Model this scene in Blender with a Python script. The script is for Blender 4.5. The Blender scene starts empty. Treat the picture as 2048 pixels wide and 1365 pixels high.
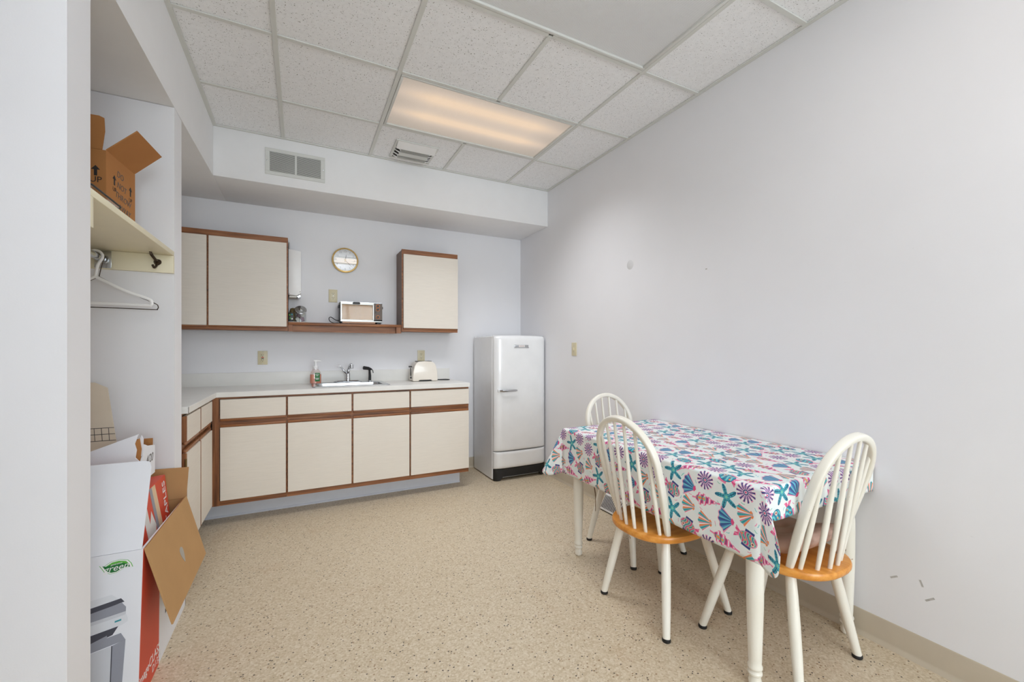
import bpy, bmesh, math, random
import numpy as np
from mathutils import Vector, Matrix
PI = math.pi
random.seed(7)
C = bpy.context.scene.collection
SC = bpy.context.scene
# ------------------------------------------------------------------ camera, sky, lights, exposure
CAMZ, YAW = 1.2337, 0.4667
cd = bpy.data.cameras.new('camera'); cam = bpy.data.objects.new('camera', cd); C.objects.link(cam)
cam.location = (0, 0, CAMZ); cam.rotation_euler = (PI/2, 0, -YAW)
cd.sensor_width = 36; cd.lens = 838.3*36/2048; cd.shift_y = (698.9-682.5)/2048; cd.clip_start = .02
SC.camera = cam
wd = bpy.data.worlds.new('sky'); SC.world = wd; wd.use_nodes = True
bg = wd.node_tree.nodes['Background']; bg.inputs[0].default_value = (.86, .93, 1, 1); bg.inputs[1].default_value = .8
def area(name, loc, rot, sx, sy, power, col):
    l = bpy.data.lights.new(name, 'AREA'); l.shape = 'RECTANGLE'; l.size = sx; l.size_y = sy; l.energy = power; l.color = col
    o = bpy.data.objects.new(name, l); C.objects.link(o); o.location = loc; o.rotation_euler = rot; return o
area('window_daylight', (.75, -4.85, 1.55), (PI/2, 0, 0), 2.6, 1.9, 205, (.91, .97, 1.035))
area('ceiling_light_lamp', (1.1045, 2.6845, 2.785), (0, 0, 0), 1.12, .52, 13, (.94, .95, .98)).data.spread = math.radians(122)   # the lit troffer throws its light downwards
def spot(name, loc, rot, cone, blend, power, col):
    l = bpy.data.lights.new(name, 'SPOT'); l.energy = power; l.color = col; l.spot_size = cone; l.spot_blend = blend; l.shadow_soft_size = .12
    o = bpy.data.objects.new(name, l); C.objects.link(o); o.location = loc; o.rotation_euler = rot; return o
spot('added_ceiling_bounce', (.45, -.2, 1.65), (PI, 0, 0), math.radians(122), .7, 175, (.91, .97, 1.045))                            # unseen lamp added to brighten the ceiling and, by bounce, the room
vs = SC.view_settings; vs.view_transform = 'Standard'; vs.look = 'None'; vs.exposure = .04; vs.gamma = 1; vs.use_curve_mapping = False
SC.cycles.max_bounces = 10; SC.cycles.diffuse_bounces = 6; SC.cycles.transparent_max_bounces = 12
SC.cycles.caustics_reflective = False; SC.cycles.caustics_refractive = False

# ------------------------------------------------------------------ materials
def s2l(c): return tuple((x/12.92 if x <= .04045 else ((x+.055)/1.055)**2.4) for x in c)
def rgb(r, g, b): return s2l((r/255, g/255, b/255)) + (1,)
class NT:
    def __init__(s, name):
        s.m = bpy.data.materials.new(name); s.m.use_nodes = True; s.t = s.m.node_tree; s.p = s.t.nodes['Principled BSDF']
        s.out = s.t.nodes['Material Output']
    def n(s, typ, **kw):
        x = s.t.nodes.new(typ)
        for k, v in kw.items():
            if k in x.inputs: x.inputs[k].default_value = v
            else: setattr(x, k, v)
        return x
    def l(s, a, b): s.t.links.new(a, b)
    def coord(s, scale=(1, 1, 1), rot=(0, 0, 0), rnd=False):
        tc = s.n('ShaderNodeTexCoord'); mp = s.n('ShaderNodeMapping'); mp.inputs['Scale'].default_value = scale; mp.inputs['Rotation'].default_value = rot
        src = tc.outputs['Object']
        if rnd:
            oi = s.n('ShaderNodeObjectInfo'); ad = s.n('ShaderNodeVectorMath', operation='MULTIPLY_ADD')
            s.l(oi.outputs['Random'], ad.inputs[0]); ad.inputs[1].default_value = (13.7, 9.1, 5.3); s.l(src, ad.inputs[2]); src = ad.outputs[0]
        s.l(src, mp.inputs['Vector']); return mp.outputs['Vector']
    def ramp(s, fac, stops, interp='LINEAR'):
        r = s.n('ShaderNodeValToRGB'); r.color_ramp.interpolation = interp; e = r.color_ramp.elements
        while len(e) < len(stops): e.new(.5)
        for el, (p, c) in zip(e, stops): el.position = p; el.color = c if len(c) == 4 else tuple(c)+(1,)
        s.l(fac, r.inputs[0]); return r.outputs['Color']
    def noise(s, vec, scale, detail=3, rough=.5):
        x = s.n('ShaderNodeTexNoise', Scale=scale, Detail=detail, Roughness=rough); s.l(vec, x.inputs['Vector']); return x.outputs['Fac']
    def mix(s, fac, a, b, mode='MIX'):
        x = s.n('ShaderNodeMix', data_type='RGBA', blend_type=mode)
        for sock, v in ((x.inputs[0], fac), (x.inputs[6], a), (x.inputs[7], b)):
            if hasattr(v, 'is_linked') or hasattr(v, 'links'): s.l(v, sock)
            else: sock.default_value = v
        return x.outputs[2]
    def bump(s, h, strength=.2, dist=.002):
        b = s.n('ShaderNodeBump', Strength=strength, Distance=dist); s.l(h, b.inputs['Height']); s.l(b.outputs[0], s.p.inputs['Normal'])
def plain(name, col, rough=.5, metal=0, var=.06, scale=9, coat=0, spec=.5, bump=0, bscale=200):
    k = NT(name); v = k.coord(); f = k.noise(v, scale, 4)
    c2 = tuple(x*(1-var) for x in col[:3])+(1,); c1 = tuple(min(1, x*(1+var*.4)) for x in col[:3])+(1,)
    k.l(k.ramp(f, [(.3, c2), (.7, c1)]), k.p.inputs['Base Color'])
    k.p.inputs['Roughness'].default_value = rough; k.p.inputs['Metallic'].default_value = metal
    k.p.inputs['Coat Weight'].default_value = coat; k.p.inputs['Specular IOR Level'].default_value = spec
    if bump: k.bump(k.noise(v, bscale, 2), bump, .001)
    return k.m
def wood(name, axis, dark, mid, light, rough=.45, g=1.0):
    k = NT(name); sc = [38*g, 38*g, 38*g]; sc[axis] = 2.2*g
    v = k.coord(tuple(sc), rnd=True); f = k.noise(v, 1.3, 5, .6)
    k.l(k.ramp(f, [(.3, dark), (.5, mid), (.7, light)]), k.p.inputs['Base Color']); k.p.inputs['Roughness'].default_value = rough
    sc2 = [260, 260, 260]; sc2[axis] = 9; k.bump(k.noise(k.coord(tuple(sc2)), 1, 2), .25, .0006); return k.m
OAK = [wood('oak_%s' % 'xyz'[a], a, rgb(96, 57, 29), rgb(140, 87, 49), rgb(170, 114, 70)) for a in range(3)]
OAKD = wood('oak_side', 2, rgb(88, 62, 46), rgb(106, 78, 60), rgb(120, 92, 74))
HONEY = wood('honey_wood', 1, rgb(198, 124, 44), rgb(222, 148, 62), rgb(236, 170, 86), .3, .6)
def wall_mat():
    k = NT('wall_paint'); v = k.coord(); f = k.noise(v, 1.7, 4); a = k.ramp(f, [(.3, rgb(232, 232, 235)), (.7, rgb(236, 236, 239))])
    sm = k.noise(k.coord((1, 2.5, 5)), 7, 6, .7); col = k.mix(k.ramp(sm, [(.70, (0, 0, 0)), (.80, (.3, .3, .3))]), a, rgb(170, 168, 166))
    k.l(col, k.p.inputs['Base Color']); k.p.inputs['Roughness'].default_value = .62; k.p.inputs['Specular IOR Level'].default_value = .3
    k.bump(k.noise(v, 260, 2), .12, .0008); return k.m
WALL = wall_mat()
SOFF = plain('soffit_paint', rgb(240, 240, 241), .7, var=.015, spec=.3, bump=.1)
def floor_mat():
    k = NT('speckled_vinyl'); v = k.coord()
    vo = k.n('ShaderNodeTexVoronoi', Scale=150.0, Randomness=1.0); k.l(v, vo.inputs['Vector'])
    sp = k.n('ShaderNodeSeparateColor'); k.l(vo.outputs['Color'], sp.inputs[0])
    base = k.ramp(k.noise(v, 2.2, 4), [(.3, rgb(203, 187, 160)), (.7, rgb(209, 194, 168))])
    chips = k.ramp(sp.outputs[0], [(0, rgb(186, 167, 138)), (.30, rgb(204, 187, 160)), (.62, rgb(211, 197, 173)), (.86, rgb(221, 209, 189))], 'CONSTANT')
    c = k.mix(.62, base, chips)
    v2 = k.n('ShaderNodeTexVoronoi', Scale=92.0); k.l(k.coord((1, 1.25, 1), (0, 0, .6)), v2.inputs['Vector'])
    s2 = k.n('ShaderNodeSeparateColor'); k.l(v2.outputs['Color'], s2.inputs[0])
    big = k.n('ShaderNodeMath', operation='GREATER_THAN'); k.l(s2.outputs[1], big.inputs[0]); big.inputs[1].default_value = .86
    near = k.n('ShaderNodeMath', operation='LESS_THAN'); k.l(v2.outputs['Distance'], near.inputs[0]); near.inputs[1].default_value = .33
    mm = k.n('ShaderNodeMath', operation='MULTIPLY'); k.l(big.outputs[0], mm.inputs[0]); k.l(near.outputs[0], mm.inputs[1])
    c = k.mix(mm.outputs[0], c, k.ramp(s2.outputs[2], [(0, rgb(72, 62, 52)), (.4, rgb(112, 96, 78)), (.75, rgb(150, 122, 90))], 'CONSTANT'))
    st = k.noise(k.coord((1, .8, 1)), 3.1, 6, .65); c = k.mix(k.ramp(st, [(.60, (0, 0, 0)), (.78, (.30, .30, .30))]), c, rgb(176, 130, 84))
    k.l(c, k.p.inputs['Base Color']); k.p.inputs['Roughness'].default_value = .42; k.p.inputs['Specular IOR Level'].default_value = .42
    k.bump(k.noise(v, 60, 3), .06, .001); return k.m
FLOOR = floor_mat()
def tile_mat():
    k = NT('fissured_ceiling_tile'); v = k.coord((1, 1, .2), rnd=True)
    f = k.noise(v, 150, 3, .6); w = k.noise(v, 46, 2)
    hole = k.ramp(f, [(.325, (1, 1, 1)), (.365, (0, 0, 0))])
    c = k.mix(hole, k.ramp(w, [(.3, rgb(240, 241, 243)), (.7, rgb(246, 247, 249))]), rgb(112, 108, 100))
    k.l(c, k.p.inputs['Base Color']); k.p.inputs['Roughness'].default_value = .95; k.p.inputs['Specular IOR Level'].default_value = .1
    inv = k.n('ShaderNodeInvert'); k.l(hole, inv.inputs[1]); k.bump(inv.outputs[0], .5, .002); return k.m
TILE = tile_mat()
TEE = plain('grid_white_metal', rgb(215, 216, 212), .45, var=.02)
def lam_mat(name, col):
    k = NT(name); v = k.coord((3, 3, 70), rnd=True); f = k.noise(v, 3, 4, .6); g = k.noise(k.coord(), 3, 3)
    a = tuple(x*.93 for x in col[:3])+(1,)
    c = k.mix(k.ramp(g, [(.35, (0, 0, 0)), (.75, (.25, .25, .25))]), k.ramp(f, [(.3, a), (.7, col)]), tuple(x*y for x, y in zip(col[:3], (.93, .88, .84)))+(1,))
    k.l(c, k.p.inputs['Base Color']); k.p.inputs['Roughness'].default_value = .5; k.bump(f, .15, .0005); return k.m
LAM = lam_mat('cream_woven_laminate', rgb(231, 224, 213))
CREAM_EDGE = plain('cream_edge', rgb(228, 219, 203), .5, var=.02)
TOPM = plain('white_countertop_laminate', rgb(231, 230, 226), .33, var=.03, spec=.4)
COVE = plain('grey_vinyl_base', rgb(192, 180, 160), .5, var=.05)
TOEM = plain('pale_vinyl_toe', rgb(218, 220, 227), .5, var=.04)
ENAM = plain('white_enamel', rgb(236, 237, 238), .22, var=.03, coat=.4)
WPAINT = None
def chipped():
    k = NT('chipped_white_paint'); v = k.coord(rnd=True); f = k.noise(v, 34, 5, .7); w = k.noise(v, 4, 2)
    a = k.ramp(w, [(.3, rgb(233, 228, 214)), (.7, rgb(243, 240, 230))])
    k.l(k.mix(k.ramp(f, [(.695, (0, 0, 0)), (.715, (1, 1, 1))]), a, rgb(168, 128, 90)), k.p.inputs['Base Color'])
    k.p.inputs['Roughness'].default_value = .3; return k.m
WPAINT = chipped()
CHROME = plain('chrome', rgb(205, 207, 210), .14, 1, .03)
STEEL = plain('brushed_steel', rgb(200, 202, 204), .24, 1, .05)
BLACKP = plain('black_plastic', rgb(28, 28, 30), .4, var=.15)
RUBBER = plain('black_rubber', rgb(22, 21, 21), .6, var=.2)
WHITEP = plain('white_plastic', rgb(243, 243, 243), .35, var=.02)
IVORY = plain('ivory_plastic', rgb(214, 204, 172), .35, var=.02)
CREAMP = plain('cream_paint', rgb(232, 224, 196), .45, var=.03)
KRAFT = plain('kraft_board', rgb(188, 148, 102), .85, var=.07, scale=5, spec=.15, bump=.15, bscale=120)
KRAFTD = plain('dark_kraft_board', rgb(176, 122, 74), .85, var=.08, scale=5, spec=.15, bump=.15, bscale=120)
WBOARD = plain('white_board', rgb(234, 235, 240), .6, var=.015, spec=.3)
RED = plain('printed_red', rgb(214, 72, 44), .5, var=.05)
INK = plain('black_ink', rgb(38, 32, 30), .7, var=.1)
INKG = plain('grey_ink', rgb(92, 84, 80), .7, var=.1)
WINK = plain('white_ink', rgb(240, 238, 236), .6, var=.01)
GREEN = plain('printed_green', rgb(18, 112, 44), .5, var=.04)
LGREEN = plain('printed_light_green', rgb(92, 180, 60), .5, var=.04)
G1 = plain('print_grey_light', rgb(206, 208, 214), .5, var=.03); G2 = plain('print_grey_mid', rgb(150, 152, 162), .5, var=.04)
G3 = plain('print_grey_dark', rgb(74, 74, 84), .5, var=.1); G4 = plain('print_grey_pale', rgb(224, 226, 231), .5, var=.02)
TEALP = plain('print_teal', rgb(60, 150, 160), .5, var=.02)
GOLD = plain('brass_rim', rgb(226, 190, 120), .25, .7, .03)
CLOCKF = plain('clock_face_white', rgb(226, 226, 224), .5, var=.01)
DARKV = plain('dark_void', rgb(60, 59, 56), .9, var=.1)
TAUPE = plain('taupe_faux_leather', rgb(196, 160, 144), .38, var=.08, scale=14)
TIE = plain('brown_ribbon', rgb(132, 106, 78), .7, var=.1)
BRONZE = plain('dark_bronze', rgb(70, 58, 48), .32, .8, .1)
PAPER = plain('paper_white', rgb(226, 224, 218), .8, var=.03)
BRASS = plain('aged_brass', rgb(120, 98, 60), .4, .8, .1)
ORANGE = plain('orange_mark', rgb(222, 128, 50), .5, var=.05)
def glass_mat(name, tint=(1, 1, 1, 1), gl=.12, rough=.02, fres=1.45):
    k = NT(name); k.t.nodes.remove(k.p)
    tr = k.n('ShaderNodeBsdfTransparent'); tr.inputs[0].default_value = tint; gs = k.n('ShaderNodeBsdfGlossy'); gs.inputs['Roughness'].default_value = rough
    lw = k.n('ShaderNodeLayerWeight', Blend=.5); pw = k.n('ShaderNodeMath', operation='POWER'); k.l(lw.outputs['Facing'], pw.inputs[0]); pw.inputs[1].default_value = 5
    ad = k.n('ShaderNodeMath', operation='MULTIPLY_ADD'); k.l(pw.outputs[0], ad.inputs[0]); ad.inputs[1].default_value = .9; ad.inputs[2].default_value = .04+gl; ad.use_clamp = True
    mx = k.n('ShaderNodeMixShader'); k.l(ad.outputs[0], mx.inputs[0]); k.l(tr.outputs[0], mx.inputs[1]); k.l(gs.outputs[0], mx.inputs[2]); k.l(mx.outputs[0], k.out.inputs[0]); return k.m
GLASS = glass_mat('clear_glass', (.93, .95, .95, 1), .02)
CLOCKG = glass_mat('clock_glass', (.98, .98, .98, 1), .09)
OVENG = glass_mat('oven_window_glass', (.90, .84, .76, 1), -.015, .05)
CLEARP = glass_mat('clear_plastic', (.86, .89, .92, 1), .08, .08)
SOAP = glass_mat('clear_soap_bottle', (.95, .9, .88, 1), .03, .05)
LIQ = plain('pink_orange_soap', rgb(226, 150, 124), .25, var=.03)
def lens_mat(name, lit, power=.74):
    k = NT(name); tc = k.n('ShaderNodeTexCoord'); sp = k.n('ShaderNodeSeparateXYZ'); k.l(tc.outputs['Object'], sp.inputs[0])
    w1 = k.n('ShaderNodeTexWave', bands_direction='X', Scale=48.0); w2 = k.n('ShaderNodeTexWave', bands_direction='Y', Scale=48.0)
    k.l(tc.outputs['Object'], w1.inputs[0]); k.l(tc.outputs['Object'], w2.inputs[0])
    m = k.n('ShaderNodeMath', operation='MULTIPLY'); k.l(w1.outputs['Fac'], m.inputs[0]); k.l(w2.outputs['Fac'], m.inputs[1])
    if lit:
        def band(c, w):
            a = k.n('ShaderNodeMath', operation='SUBTRACT'); k.l(sp.outputs['Y'], a.inputs[0]); a.inputs[1].default_value = c
            b = k.n('ShaderNodeMath', operation='DIVIDE'); k.l(a.outputs[0], b.inputs[0]); b.inputs[1].default_value = w
            q = k.n('ShaderNodeMath', operation='MULTIPLY'); k.l(b.outputs[0], q.inputs[0]); k.l(b.outputs[0], q.inputs[1])
            e = k.n('ShaderNodeMath', operation='MULTIPLY_ADD'); k.l(q.outputs[0], e.inputs[0]); e.inputs[1].default_value = 1.0; e.inputs[2].default_value = 1
            r = k.n('ShaderNodeMath', operation='DIVIDE'); r.inputs[0].default_value = 1; k.l(e.outputs[0], r.inputs[1]); return r.outputs[0]
        s = k.n('ShaderNodeMath', operation='ADD'); k.l(band(-.13, .075), s.inputs[0]); k.l(band(.09, .06), s.inputs[1])
        ax = k.n('ShaderNodeMath', operation='ABSOLUTE'); k.l(sp.outputs['X'], ax.inputs[0])
        en = k.ramp(ax.outputs[0], [(.36, (1, 1, 1)), (.60, (.35, .35, .35))])
        p = k.n('ShaderNodeMath', operation='MULTIPLY'); k.l(s.outputs[0], p.inputs[0]); k.l(en, p.inputs[1])
        col = k.ramp(p.outputs[0], [(.05, rgb(176, 164, 152)), (.5, rgb(216, 196, 178)), (1, rgb(250, 220, 188))])
        k.p.inputs['Base Color'].default_value = rgb(120, 116, 110); k.l(col, k.p.inputs['Emission Color']); k.p.inputs['Emission Strength'].default_value = power
    else:
        k.l(k.ramp(m.outputs[0], [(0, rgb(212, 213, 214)), (1, rgb(246, 247, 248))]), k.p.inputs['Base Color'])
    k.p.inputs['Roughness'].default_value = .35; k.bump(m.outputs[0], .35, .002); return k.m
LENS_ON = lens_mat('lit_prismatic_lens', True); LENS_OFF = lens_mat('unlit_prismatic_lens', False); LENS_REAR = lens_mat('bright_prismatic_lens', True, 2.4)

# ------------------------------------------------------------------ mesh helpers
ORG = {}
class MB:
    def __init__(s): s.bm = bmesh.new()
    def _add(s, tb, bev=0, seg=2, smooth=False, mi=0):
        bmesh.ops.recalc_face_normals(tb, faces=tb.faces)
        if bev:
            ed = [e for e in tb.edges if len(e.link_faces) == 2 and e.calc_face_angle(0) > .5]
            bmesh.ops.bevel(tb, geom=ed, offset=bev, segments=seg, affect='EDGES', profile=.5, clamp_overlap=True)
        for f in tb.faces: f.smooth = smooth; f.material_index = mi
        me = bpy.data.meshes.new('tmp'); tb.to_mesh(me); tb.free(); s.bm.from_mesh(me); bpy.data.meshes.remove(me); return s
    def box(s, x0, x1, y0, y1, z0, z1, bev=0, seg=2, mi=0, M=None, smooth=False):
        tb = bmesh.new(); bmesh.ops.create_cube(tb, size=1)
        for v in tb.verts:
            v.co = Vector((x0+(v.co.x+.5)*(x1-x0), y0+(v.co.y+.5)*(y1-y0), z0+(v.co.z+.5)*(z1-z0)))
            if M: v.co = M @ v.co
        return s._add(tb, bev, seg, smooth, mi)
    def prism(s, pts, fn, d0, d1, bev=0, seg=2, mi=0, smooth=False):
        tb = bmesh.new(); a = [tb.verts.new(fn(p[0], p[1], d0)) for p in pts]; b = [tb.verts.new(fn(p[0], p[1], d1)) for p in pts]; n = len(pts)
        tb.faces.new(a); tb.faces.new(b[::-1])
        for i in range(n): tb.faces.new((a[i], b[i], b[(i+1) % n], a[(i+1) % n]))
        return s._add(tb, bev, seg, smooth, mi)
    def loft(s, loops, cap0=True, cap1=True, smooth=True, mi=0, bev=0):
        tb = bmesh.new(); L = [[tb.verts.new(p) for p in lp] for lp in loops]; n = len(loops[0])
        for a, b in zip(L, L[1:]):
            for i in range(n): tb.faces.new((a[i], a[(i+1) % n], b[(i+1) % n], b[i]))
        if cap0: tb.faces.new(L[0][::-1])
        if cap1: tb.faces.new(L[-1])
        return s._add(tb, bev, 2, smooth, mi)
    def lathe(s, prof, M=Matrix(), n=24, mi=0, smooth=True, cap=True):
        return s.loft([[M @ Vector((max(r, 1e-5)*math.cos(2*PI*i/n), max(r, 1e-5)*math.sin(2*PI*i/n), z)) for i in range(n)] for r, z in prof], cap, cap, smooth, mi)
    def tube(s, path, rad, n=10, sec=None, up=None, caps=True, mi=0):
        P = [Vector(p) for p in path]; N = len(P); loops = []; ref = Vector(up) if up else None
        for i in range(N):
            t = (P[min(i+1, N-1)]-P[max(i-1, 0)]).normalized()
            if ref is None: ref = t.orthogonal()
            u = (ref-t*ref.dot(t)).normalized(); w = t.cross(u)
            if not up: ref = u
            r = rad[i] if isinstance(rad, (list, tuple)) else rad
            a, b = (r, r) if sec is None else (r*sec[0], r*sec[1]); ex = 1 if sec is None else .55
            lp = []
            for k in range(n):
                c, q = math.cos(2*PI*(k+.5)/n), math.sin(2*PI*(k+.5)/n)
                lp.append(P[i]+u*(a*math.copysign(abs(c)**ex, c))+w*(b*math.copysign(abs(q)**ex, q)))
            loops.append(lp)
        return s.loft(loops, caps, caps, True, mi)
    def cyl(s, p, q, r, n=16, r2=None):
        return s.tube([p, q], [r, r2 or r], n)
    def build(s, name, mat, parent=None, org=None, autos=.6):
        me = bpy.data.meshes.new(name); o = bpy.data.objects.new(name, me); C.objects.link(o)
        if parent is not None: o.parent = parent; og = ORG.get(parent, Vector())
        else: og = Vector(org) if org is not None else Vector(); o.location = og
        for v in s.bm.verts: v.co -= og
        s.bm.to_mesh(me); s.bm.free(); ORG[o] = og
        try: me.set_sharp_from_angle(angle=autos)
        except Exception: pass
        for m in (mat if isinstance(mat, list) else [mat]): me.materials.append(m)
        return o
def tag(o, label=None, cat=None, group=None, kind=None):
    for k, v in (('label', label), ('category', cat), ('group', group), ('kind', kind)):
        if v: o[k] = v
    return o
def thing(name, loc, label, cat, group=None, rz=0, world=True):
    o = bpy.data.objects.new(name, None); C.objects.link(o); o.location = loc; o.rotation_euler = (0, 0, rz); o.empty_display_size = .05
    ORG[o] = Vector(loc) if world else Vector(); return tag(o, label, cat, group)
def box(name, mat, parent, *a, bev=0, **kw): return MB().box(*a, bev=bev, **kw).build(name, mat, parent)
def copy_tree(o, parent=None):
    c = o.copy(); C.objects.link(c); ORG[c] = ORG.get(o, Vector())
    if parent: c.parent = parent
    for ch in list(o.children): copy_tree(ch, c)
    return c
def text(s, size, mat, name, parent, X, Y, at, depth=.0004, shear=0, space=1.0, align='CENTER'):
    cu = bpy.data.curves.new('t', 'FONT'); cu.body = s; cu.size = size; cu.align_x = align; cu.align_y = 'CENTER'; cu.extrude = depth/2; cu.shear = shear; cu.space_character = space; cu.resolution_u = 3
    ob = bpy.data.objects.new('t', cu); C.objects.link(ob); dg = bpy.context.evaluated_depsgraph_get(); me = bpy.data.meshes.new_from_object(ob.evaluated_get(dg))
    C.objects.unlink(ob); bpy.data.objects.remove(ob); bpy.data.curves.remove(cu)
    X = Vector(X).normalized(); Y = Vector(Y).normalized(); Z = X.cross(Y); og = ORG.get(parent, Vector())
    M = Matrix((X, Y, Z)).transposed().to_4x4(); M.translation = Vector(at)-og
    me.transform(M); me.materials.clear(); me.materials.append(mat); o = bpy.data.objects.new(name, me); C.objects.link(o); o.parent = parent; ORG[o] = og; me.name = name; return o
FX, FZ = (1, 0, 0), (0, 0, 1)
def rr(cx, cy, w, h, r, z, n=6, fn=None):
    out = []
    for k, (sx, sy) in enumerate(((1, 1), (-1, 1), (-1, -1), (1, -1))):
        for i in range(n+1):
            a = PI/2*(k+i/n); x = cx+sx*(w/2-r)+r*math.cos(a); y = cy+sy*(h/2-r)+r*math.sin(a)
            out.append(fn(x, y, z) if fn else Vector((x, y, z)))
    return out
xz = lambda a, b, d: Vector((a, d, b))
yz = lambda a, b, d: Vector((d, a, b))
xy = lambda a, b, d: Vector((a, b, d))
def lerp(a, b, t): return a+(b-a)*t
def smooth_path(pts, k=6):
    P = [Vector(p) for p in pts]; out = []
    for i in range(len(P)-1):
        p0, p1, p2, p3 = P[max(i-1, 0)], P[i], P[i+1], P[min(i+2, len(P)-1)]
        for j in range(k):
            t = j/k; out.append(.5*((2*p1)+(p2-p0)*t+(2*p0-5*p1+4*p2-p3)*t*t+(3*p1-p0-3*p2+p3)*t**3))
    return out+[P[-1]]

# ------------------------------------------------------------------ setting
W, D, XL, YS, ZC = 2.171, 4.10, -.544, 3.525, 2.7847
YR, XR = -4.6, -1.5                         # rear wall, far side wall
def struct(name, mb, mat, parent=None):
    o = mb.build(name, mat, parent)
    if parent is None: o['kind'] = 'structure'
    return o
struct('floor', MB().box(XR-.1, W+.12, YR-.1, D+.12, -.1, 0), FLOOR)
wr = struct('wall_right', MB().box(W, W+.12, -.9, D+.12, 0, 2.9).box(W, W+.12, YR-.1, -3.9, 0, 2.9).box(W, W+.12, -3.9, -.9, 0, .55).box(W, W+.12, -3.9, -.9, 2.5, 2.9), WALL)
struct('wall_back', MB().box(-1.28, W, D, D+.12, 0, 2.9), WALL)
struct('wall_left_near', MB().box(XR, XL, 1.497, 1.633, 0, 2.37), WALL)
struct('wall_left_far', MB().box(-1.16, XL, 2.537, 2.67, 0, 2.399), WALL)
struct('wall_left', MB().box(-1.28, -1.16, 1.633, D, 0, 2.9), WALL)
struct('soffit_back', MB().box(XL, W, YS, D, 2.44, 2.83, bev=.003), SOFF)
struct('soffit_left', MB().prism([(YR, 2.36), (1.5, 2.375), (2.6, 2.402), (YS, 2.44), (D, 2.44), (D, 2.83), (YR, 2.83)], yz, -1.16, XL), SOFF)
# rear wall with the window the daylight comes through, and an added side window
WX0, WX1, WZ0, WZ1 = -.5, 2.0, .55, 2.5
struct('wall_front', MB().box(XR-.1, WX0, YR-.12, YR, 0, 2.9).box(WX1, W, YR-.12, YR, 0, 2.9).box(WX0, WX1, YR-.12, YR, 0, WZ0).box(WX0, WX1, YR-.12, YR, WZ1, 2.9), WALL)
struct('added_shade_wall', MB().box(XR, -.14, -.92, -.80, 0, 2.83), WALL)     # unseen wall end, added to keep window light off the near left wall
struct('wall_left_rear', MB().box(XR-.12, XR, YR, 1.633, 0, 2.9), WALL)
def window(name, a0, a1, z0, z1, fn, d, n):
    m = MB(); t = .05
    for (p, q, r, s_) in ((a0, a1, z0, z0+t), (a0, a1, z1-t, z1), (a0, a0+t, z0+t, z1-t), (a1-t, a1, z0+t, z1-t)):
        m.prism([(p, r), (q, r), (q, s_), (p, s_)], fn, d-.03, d+.03)
    for i in range(1, n):
        a = lerp(a0, a1, i/n); m.prism([(a-.025, z0+t), (a+.025, z0+t), (a+.025, z1-t), (a-.025, z1-t)], fn, d-.03, d+.03)
    w = struct(name, m, WHITEP)
    for i in range(n):
        p, q = lerp(a0, a1, i/n)+.03, lerp(a0, a1, (i+1)/n)-.03
        MB().prism([(p, z0+t), (q, z0+t), (q, z1-t), (p, z1-t)], fn, d-.003, d+.003).build('window_pane', GLASS, w)
window('window_1', WX0, WX1, WZ0, WZ1, xz, YR-.06, 3)
window('added_side_window', -3.9, -.9, WZ0, WZ1, yz, W+.06, 3)  # unseen window, added to let sky light reach the left-hand faces
def cove(name, fn, a0, a1, sgn, d):   # profile across the wall, extruded along it
    pr = [(d, 0), (d-.016*sgn, 0), (d-.013*sgn, .006), (d-.006*sgn, .014), (d-.004*sgn, .022), (d-.004*sgn, .104), (d-.002*sgn, .108), (d, .108)]
    struct(name, MB().prism(pr, fn, a0, a1), COVE)
cove('baseboard_right', lambda a, b, e: Vector((a, e, b)), YR, D, 1, W)
cove('baseboard_back', lambda a, b, e: Vector((e, a, b)), 1.38, W-.02, 1, D)
# small marks on the long wall: a round filler patch
tag(MB().lathe([(.035, 0), (.034, .0006), (.001, .0008)], Matrix.Translation((W, 2.37, 1.857)) @ Matrix.Rotation(-PI/2, 4, 'Y'), 28).build('filler_patch', plain('filler', rgb(216, 216, 217), .6, var=.01), wr))

for (y, z, L, a_) in ((.83, .30, .028, -.6), (.745, .315, .026, 1.2), (.72, .265, .034, -.7), (1.72, 1.715, .012, 0)):
    MB().box(-.0002, .0006, -L/2, L/2, -.0035, .0035, M=Matrix.Translation((W, y, z)) @ Matrix.Rotation(a_, 4, 'X')).build('scuff_mark', plain('scuff_grey', rgb(190, 187, 184), .6, var=.25, scale=80), wr)
wbk = bpy.data.objects['wall_back']; m = MB()
for k in range(26):
    x, z = .40+random.gauss(0, .09), 1.27+random.gauss(0, .07); r_ = random.choice((.0016, .0022, .0032)); m.box(x-r_, x+r_, D-.0008, D+.0002, z-r_, z+r_, bev=r_*.4, seg=1)
tag(m.build('paint_specks', WINK, wbk), kind='stuff')
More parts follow.
